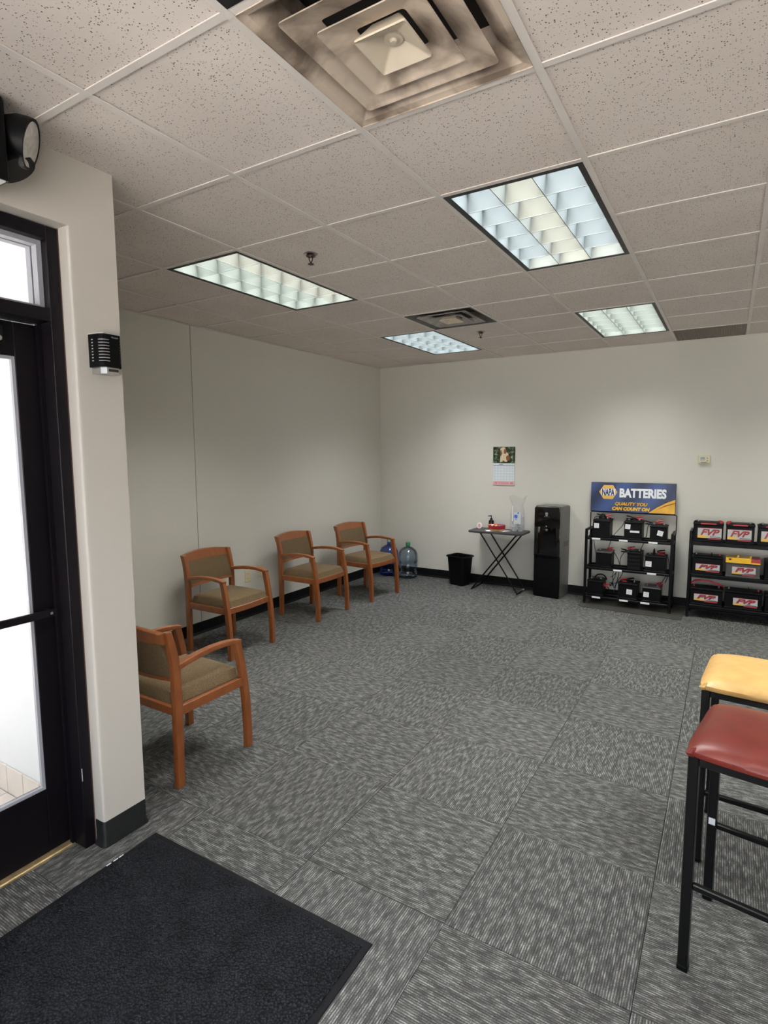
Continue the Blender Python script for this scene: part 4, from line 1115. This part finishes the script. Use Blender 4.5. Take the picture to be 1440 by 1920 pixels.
def hoop(t, xa, xb, y, z, hh, m, r=.004, n=12, tilt=0.0):
    pts = [(xa+(xb-xa)*(1-math.cos(PI*k/n))/2, y+tilt*math.sin(PI*k/n), z+hh*math.sin(PI*k/n)) for k in range(n+1)]
    obj('handle', MB().tube(pts, r, 6), m, t, smooth=True)
def clamp(mb, c, ang, s=1.0):
    q = Matrix.Rotation(ang, 3, 'Z'); c = Vector(c)
    for sg_ in (-1, 1):
        mb.tube([c+q@Vector((-.028*s,0,.004*sg_)), c+q@Vector((.0,0,.010*sg_)), c+q@Vector((.045*s,0,.014*sg_+.006))], [.004,.008,.006], 6)
CBL = 'charging cables on the worn battery rack'
def cable(label, pts, cred, cblk, a1=.4, a2=2.6):
    t = thing('charging_cable', label, 'cable', pts[0], 0, CBL)
    o0 = Vector(pts[0]); P = [Vector(p)-o0 for p in pts]
    cur = []
    for i in range(len(P)-1):
        p0 = P[max(0,i-1)]; p1 = P[i]; p2 = P[i+1]; p3 = P[min(len(P)-1,i+2)]
        for k in range(6):
            u = k/6; cur.append(.5*((2*p1)+(p2-p0)*u+(2*p0-5*p1+4*p2-p3)*u*u+(3*p1-p0-3*p2+p3)*u**3))
    cur.append(P[-1])
    obj('wire', MB().tube(cur, .0036, 6), M['cord'], t, smooth=True)
    if cred:
        mb = MB(); clamp(mb, Vector(cred)-o0, a1); obj('red_clamp', mb, M['red'], t, smooth=True)
    if cblk:
        mb = MB(); clamp(mb, Vector(cblk)-o0, a2); obj('black_clamp', mb, M['blackplastic'], t, smooth=True)
    return t
zt, zm, zb = [z+.0055 for z in S1]
YF1 = 6.288
b = battery('worn battery with a black loop handle, left end of the top shelf under the sign', -1.208, -1.044, YF1, zt, .205, G1, sticker=(-.30,.62,.050,0), d=.19)
hoop(b[0], -.030, .034, .05, .19, .055, M['blackplastic'], .008)
b = battery('worn battery with two stickers, middle of the top shelf under the sign', -.900, -.732, YF1, zt, .205, G1, sticker=(-.30,.66,.050,.06), tape=True, d=.19)
hoop(b[0], -.025, .030, .06, .19, .030, M['blackplastic'], .008)
battery('low worn battery with a tilted sticker, right end of the top shelf', -.656, -.502, YF1, zt, .172, G1, sticker=(.12,.50,.052,.22), dome=True)
battery('plain worn battery without sticker, left end of the middle shelf under the sign', -1.172, -1.014, YF1, zm, .185, G1, lidm='darkgrey')
battery('worn battery with a ribbed case, middle of the middle shelf', -.858, -.728, YF1, zm, .205, G1, ribs=True, lidm='charcoal', d=.20)
b = battery('wide worn battery with an upright black handle, right end of the middle shelf', -.690, -.497, YF1, zm, .182, G1, sticker=(-.32,.46,.056,0))
obj('handle', MB().prism([(-.026,.15),(-.006,.15),(-.008,.22),(-.014,.242),(-.022,.242),(-.028,.22)], 'y', .03, .045, bev=.003), M['blackplastic'], b[0])
b = battery('black battery with a raised hoop handle, left end of the bottom shelf under the sign', -1.252, -1.092, YF1+.01, zb, .175, G1, lid='vents', d=.19)
hoop(b[0], -.020, .100, .09, .165, .055, M['blackplastic'], .007)
battery('worn battery with red clamps on its lid, middle of the bottom shelf under the sign', -.938, -.752, YF1, zb, .182, G1, sticker=(.10,.45,.054,.03), lidm='charcoal', d=.19)
battery('low battery with a grey lid, right end of the bottom shelf under the sign', -.702, -.532, YF1, zb, .165, G1, sticker=(-.28,.46,.052,.03), lidm='darkgrey', lid='vents')
cable('charging cable with red clamp on the top left battery', [(-1.08,6.36,zt+.215),(-1.16,6.33,zt+.225),(-1.215,6.36,zt+.19),(-1.235,6.42,zt+.05),(-1.225,6.48,zt-.12),(-1.19,6.48,zt-.28)], (-1.085,6.36,zt+.222), (-1.15,6.37,zt+.222), .3, 2.8)
cable('charging cable hanging between the top left and middle batteries', [(-.80,6.36,zt+.215),(-.88,6.33,zt+.210),(-.94,6.40,zt+.12),(-1.02,6.45,zt+.02),(-1.06,6.50,zt-.06),(-1.085,6.50,zt-.15)], (-.775,6.37,zt+.222), (-.85,6.36,zt+.220), -.2, 2.9)
cable('charging cable with large red clamp on the top right battery', [(-.56,6.36,zt+.185),(-.64,6.33,zt+.195),(-.685,6.38,zt+.14),(-.705,6.46,zt+.03),(-.74,6.50,zt-.08),(-.76,6.50,zt-.13)], (-.585,6.35,zt+.192), (-.665,6.34,zt+.178), .2, 3.0)
cable('charging cable with red clamp on the plain middle shelf battery', [(-1.03,6.36,zm+.195),(-1.01,6.33,zm+.19),(-.975,6.40,zm+.10),(-.96,6.46,zm+.02),(-1.00,6.50,zm-.09),(-1.04,6.45,zm-.13)], (-1.045,6.34,zm+.198), None, -.5)
cable('charging cable looping left of the ribbed battery', [(-.79,6.36,zm+.215),(-.87,6.32,zm+.20),(-.93,6.36,zm+.12),(-.945,6.42,zm+.03),(-.92,6.48,zm-.05),(-.96,6.50,zm-.15),(-.99,6.40,zm-.19)], (-.84,6.34,zm+.222), (-.885,6.34,zm+.190), .1, 3.1)
cable('charging cable with red clamps on the wide middle shelf battery', [(-.55,6.34,zm+.195),(-.50,6.36,zm+.18),(-.475,6.42,zm+.08),(-.480,6.48,zm-.03),(-.51,6.50,zm-.14)], (-.555,6.34,zm+.192), (-.56,6.37,zm+.206), -.3, .0)
cable('charging cable with red clamp beside the hoop handled bottom battery', [(-1.06,6.33,zb+.115),(-1.03,6.32,zb+.08),(-1.00,6.40,zb+.03),(-.98,6.46,zb+.12),(-.965,6.48,zb+.24),(-.99,6.50,zb+.28)], (-1.065,6.32,zb+.118), None, -.25)
cable('charging cable tangle on the bottom middle battery', [(-.86,6.36,zb+.19),(-.90,6.32,zb+.195),(-.96,6.36,zb+.15),(-1.00,6.42,zb+.08),(-1.02,6.46,zb+.22),(-1.00,6.50,zb+.29)], (-.90,6.33,zb+.192), (-.84,6.37,zb+.196), -.2, .2)
cable('charging cable with red clamp rising from the bottom right battery', [(-.575,6.36,zb+.18),(-.54,6.36,zb+.19),(-.51,6.42,zb+.24),(-.48,6.47,zb+.29)], (-.56,6.35,zb+.185), None, .6)
gp = thing('green_plug', 'small teal lit plug among the cables on the bottom shelf', 'plug', (-1.012, 6.33, zb+.135))
obj('plug_body', MB().lathe([(0,-.02),(.02,-.016),(.024,0),(.02,.014),(0,.018)], 14), M['blackplastic'], gp, smooth=True)
for dx, dz in ((-.006,.008),(.010,-.006)): obj('plug_light', MB().lathe([(0,.006),(.006,.004),(.007,0)], 10, rot=rotx), M['greencord'], gp, loc=(dx,-.020,dz))
obj('wire', MB().tube([(0,.02,.01),(.02,.08,.06),(.03,.15,.14)], .004, 6), M['cord'], gp)

# right rack with new batteries
Y2F, Y2B = 6.275, 6.53
R2X0, R2X1 = -.285, .72
S2 = (.758, .438, .128)
rk2 = thing('battery_rack', 'black metal rack at the right edge, holding new red labelled batteries', 'rack', (0,0,0))
rack_frame(rk2, R2X0, R2X1, Y2F, Y2B, .852, S2, .034)
G2 = 'new batteries on the right rack'
a1, a2, a3 = [z+.0005 for z in S2]
def newb(label, x0, x1, z, h, brand, **k): return battery(label, x0, x1, 6.290, z, h, G2, brand=brand, **k)
def red_lid(b, s):        # red insert along the lid and corner towers
    t, w, d, h = b
    obj('lid_insert', MB().box((-w*.26,-.006,h*.86),(w*.26,.012,h*.93), bev=.002), M['redprint'], t)
    obj('corner_tower', MB().prism([(s*w*.5,h*.84),(s*w*.5,h*.97),(s*(w*.5-.008),h*1.02),(s*(w*.5-.026),h*1.02),(s*(w*.5-.034),h*.93)], 'y', .01, .06, bev=.003), M['blackplastic'], t)
    obj('terminal_cover', MB().lathe([(0,.022),(.012,.020),(.016,.004),(.016,-.006)], 14), M['red'], t, smooth=True, loc=(-s*w*.42,.04,h*.95))
b = newb('new battery with a red lid insert, left end of the right rack top shelf', -.268, -.016, a1, .200, (.05,.202,.038,.135), posts=(-.36,.36)); red_lid(b, -1)
b = newb('new battery with a red lid insert, second on the right rack top shelf', .006, .236, a1, .200, (-.02,.194,.040,.135), posts=(-.36,.36), redpost=0); red_lid(b, 1)
b = newb('new battery with a red lid insert, cut by the picture edge on the top shelf', .264, .500, a1, .200, (.02,.196,.040,.135), posts=(-.36,.36)); red_lid(b, -1)
b = newb('new black battery with a thin upright strap, left end of the right rack middle shelf', -.266, -.004, a2, .190, (.02,.205,.036,.100), posts=(-.38,.38), lidm='blackplastic')
obj('handle', MB().prism([(.030,.165),(.042,.165),(.040,.195),(.034,.215),(.030,.215)], 'y', .04, .06), M['blackplastic'], b[0])
t, w, d, h = newb('new grey battery with a yellow and red top strip on the middle shelf', .022, .300, a2, .160, (.03,.190,.032,.100), cm='darkgrey', lidm='darkgrey', posts=())
ys = obj('warning_strip', MB().box((-w/2-.003,-.006,h*.86),(w/2-.075,d+.004,h*1.16), bev=.002).box((-w/2-.003,-.0068,h*.86),(w/2-.002,-.0058,h*.94)), M['yellow'], t)
obj('red_strip', MB().box((w/2-.075,-.006,h*.90),(w/2-.001,d+.004,h*1.14), bev=.002), M['redprint'], ys)
obj('warning_mark', MB().box((-w/2+.022,-.0072,h*1.02),(-w/2+.042,-.006,h*1.12)), M['slot'], ys)
for x in (-.045, .055): obj('strap', MB().bar((x,.03,h*1.16),(x+.006,.03,h*1.30),.006,.016), M['yellow'], ys)
newb('new battery with a red terminal at the middle shelf picture edge', .334, .590, a2, .195, (.05,.200,.036,.100), posts=(-.38,.38), redpost=0)
b = newb('new battery with a long red carrying handle, left end of the right rack bottom shelf', -.268, .008, a3, .180, (.0,.205,.044,.108), posts=(-.40,.38), redpost=0, lidm='charcoal')
w = b[1]; pts = [(-w/2,.05,.20),(-w/2+.03,.03,.235),(-.05,.0,.250),(.02,-.004,.247),(.09,.0,.232),(w/2+.002,.02,.205),(w/2+.004,.05,.15)]
hm = MB()
rings = []
for i, p in enumerate(pts): rings.append([Vector((p[0],p[1]-.001,p[2]-.009)), Vector((p[0],p[1]+.003,p[2]-.009)), Vector((p[0],p[1]+.003,p[2]+.009)), Vector((p[0],p[1]-.001,p[2]+.009))])
obj('handle', hm.loft(rings), M['red'], b[0], smooth=False)
b = newb('new wide black battery with a thin upright strap on the right rack bottom shelf', .028, .330, a3, .185, (.06,.198,.040,.108), posts=(-.40,.40), lidm='blackplastic')
obj('handle', MB().prism([(.034,.16),(.046,.16),(.043,.19),(.038,.215),(.034,.215)], 'y', .04, .06), M['blackplastic'], b[0])
newb('new battery at the bottom shelf picture edge', .352, .620, a3, .185, (.0,.200,.040,.108), posts=(-.38,.38))
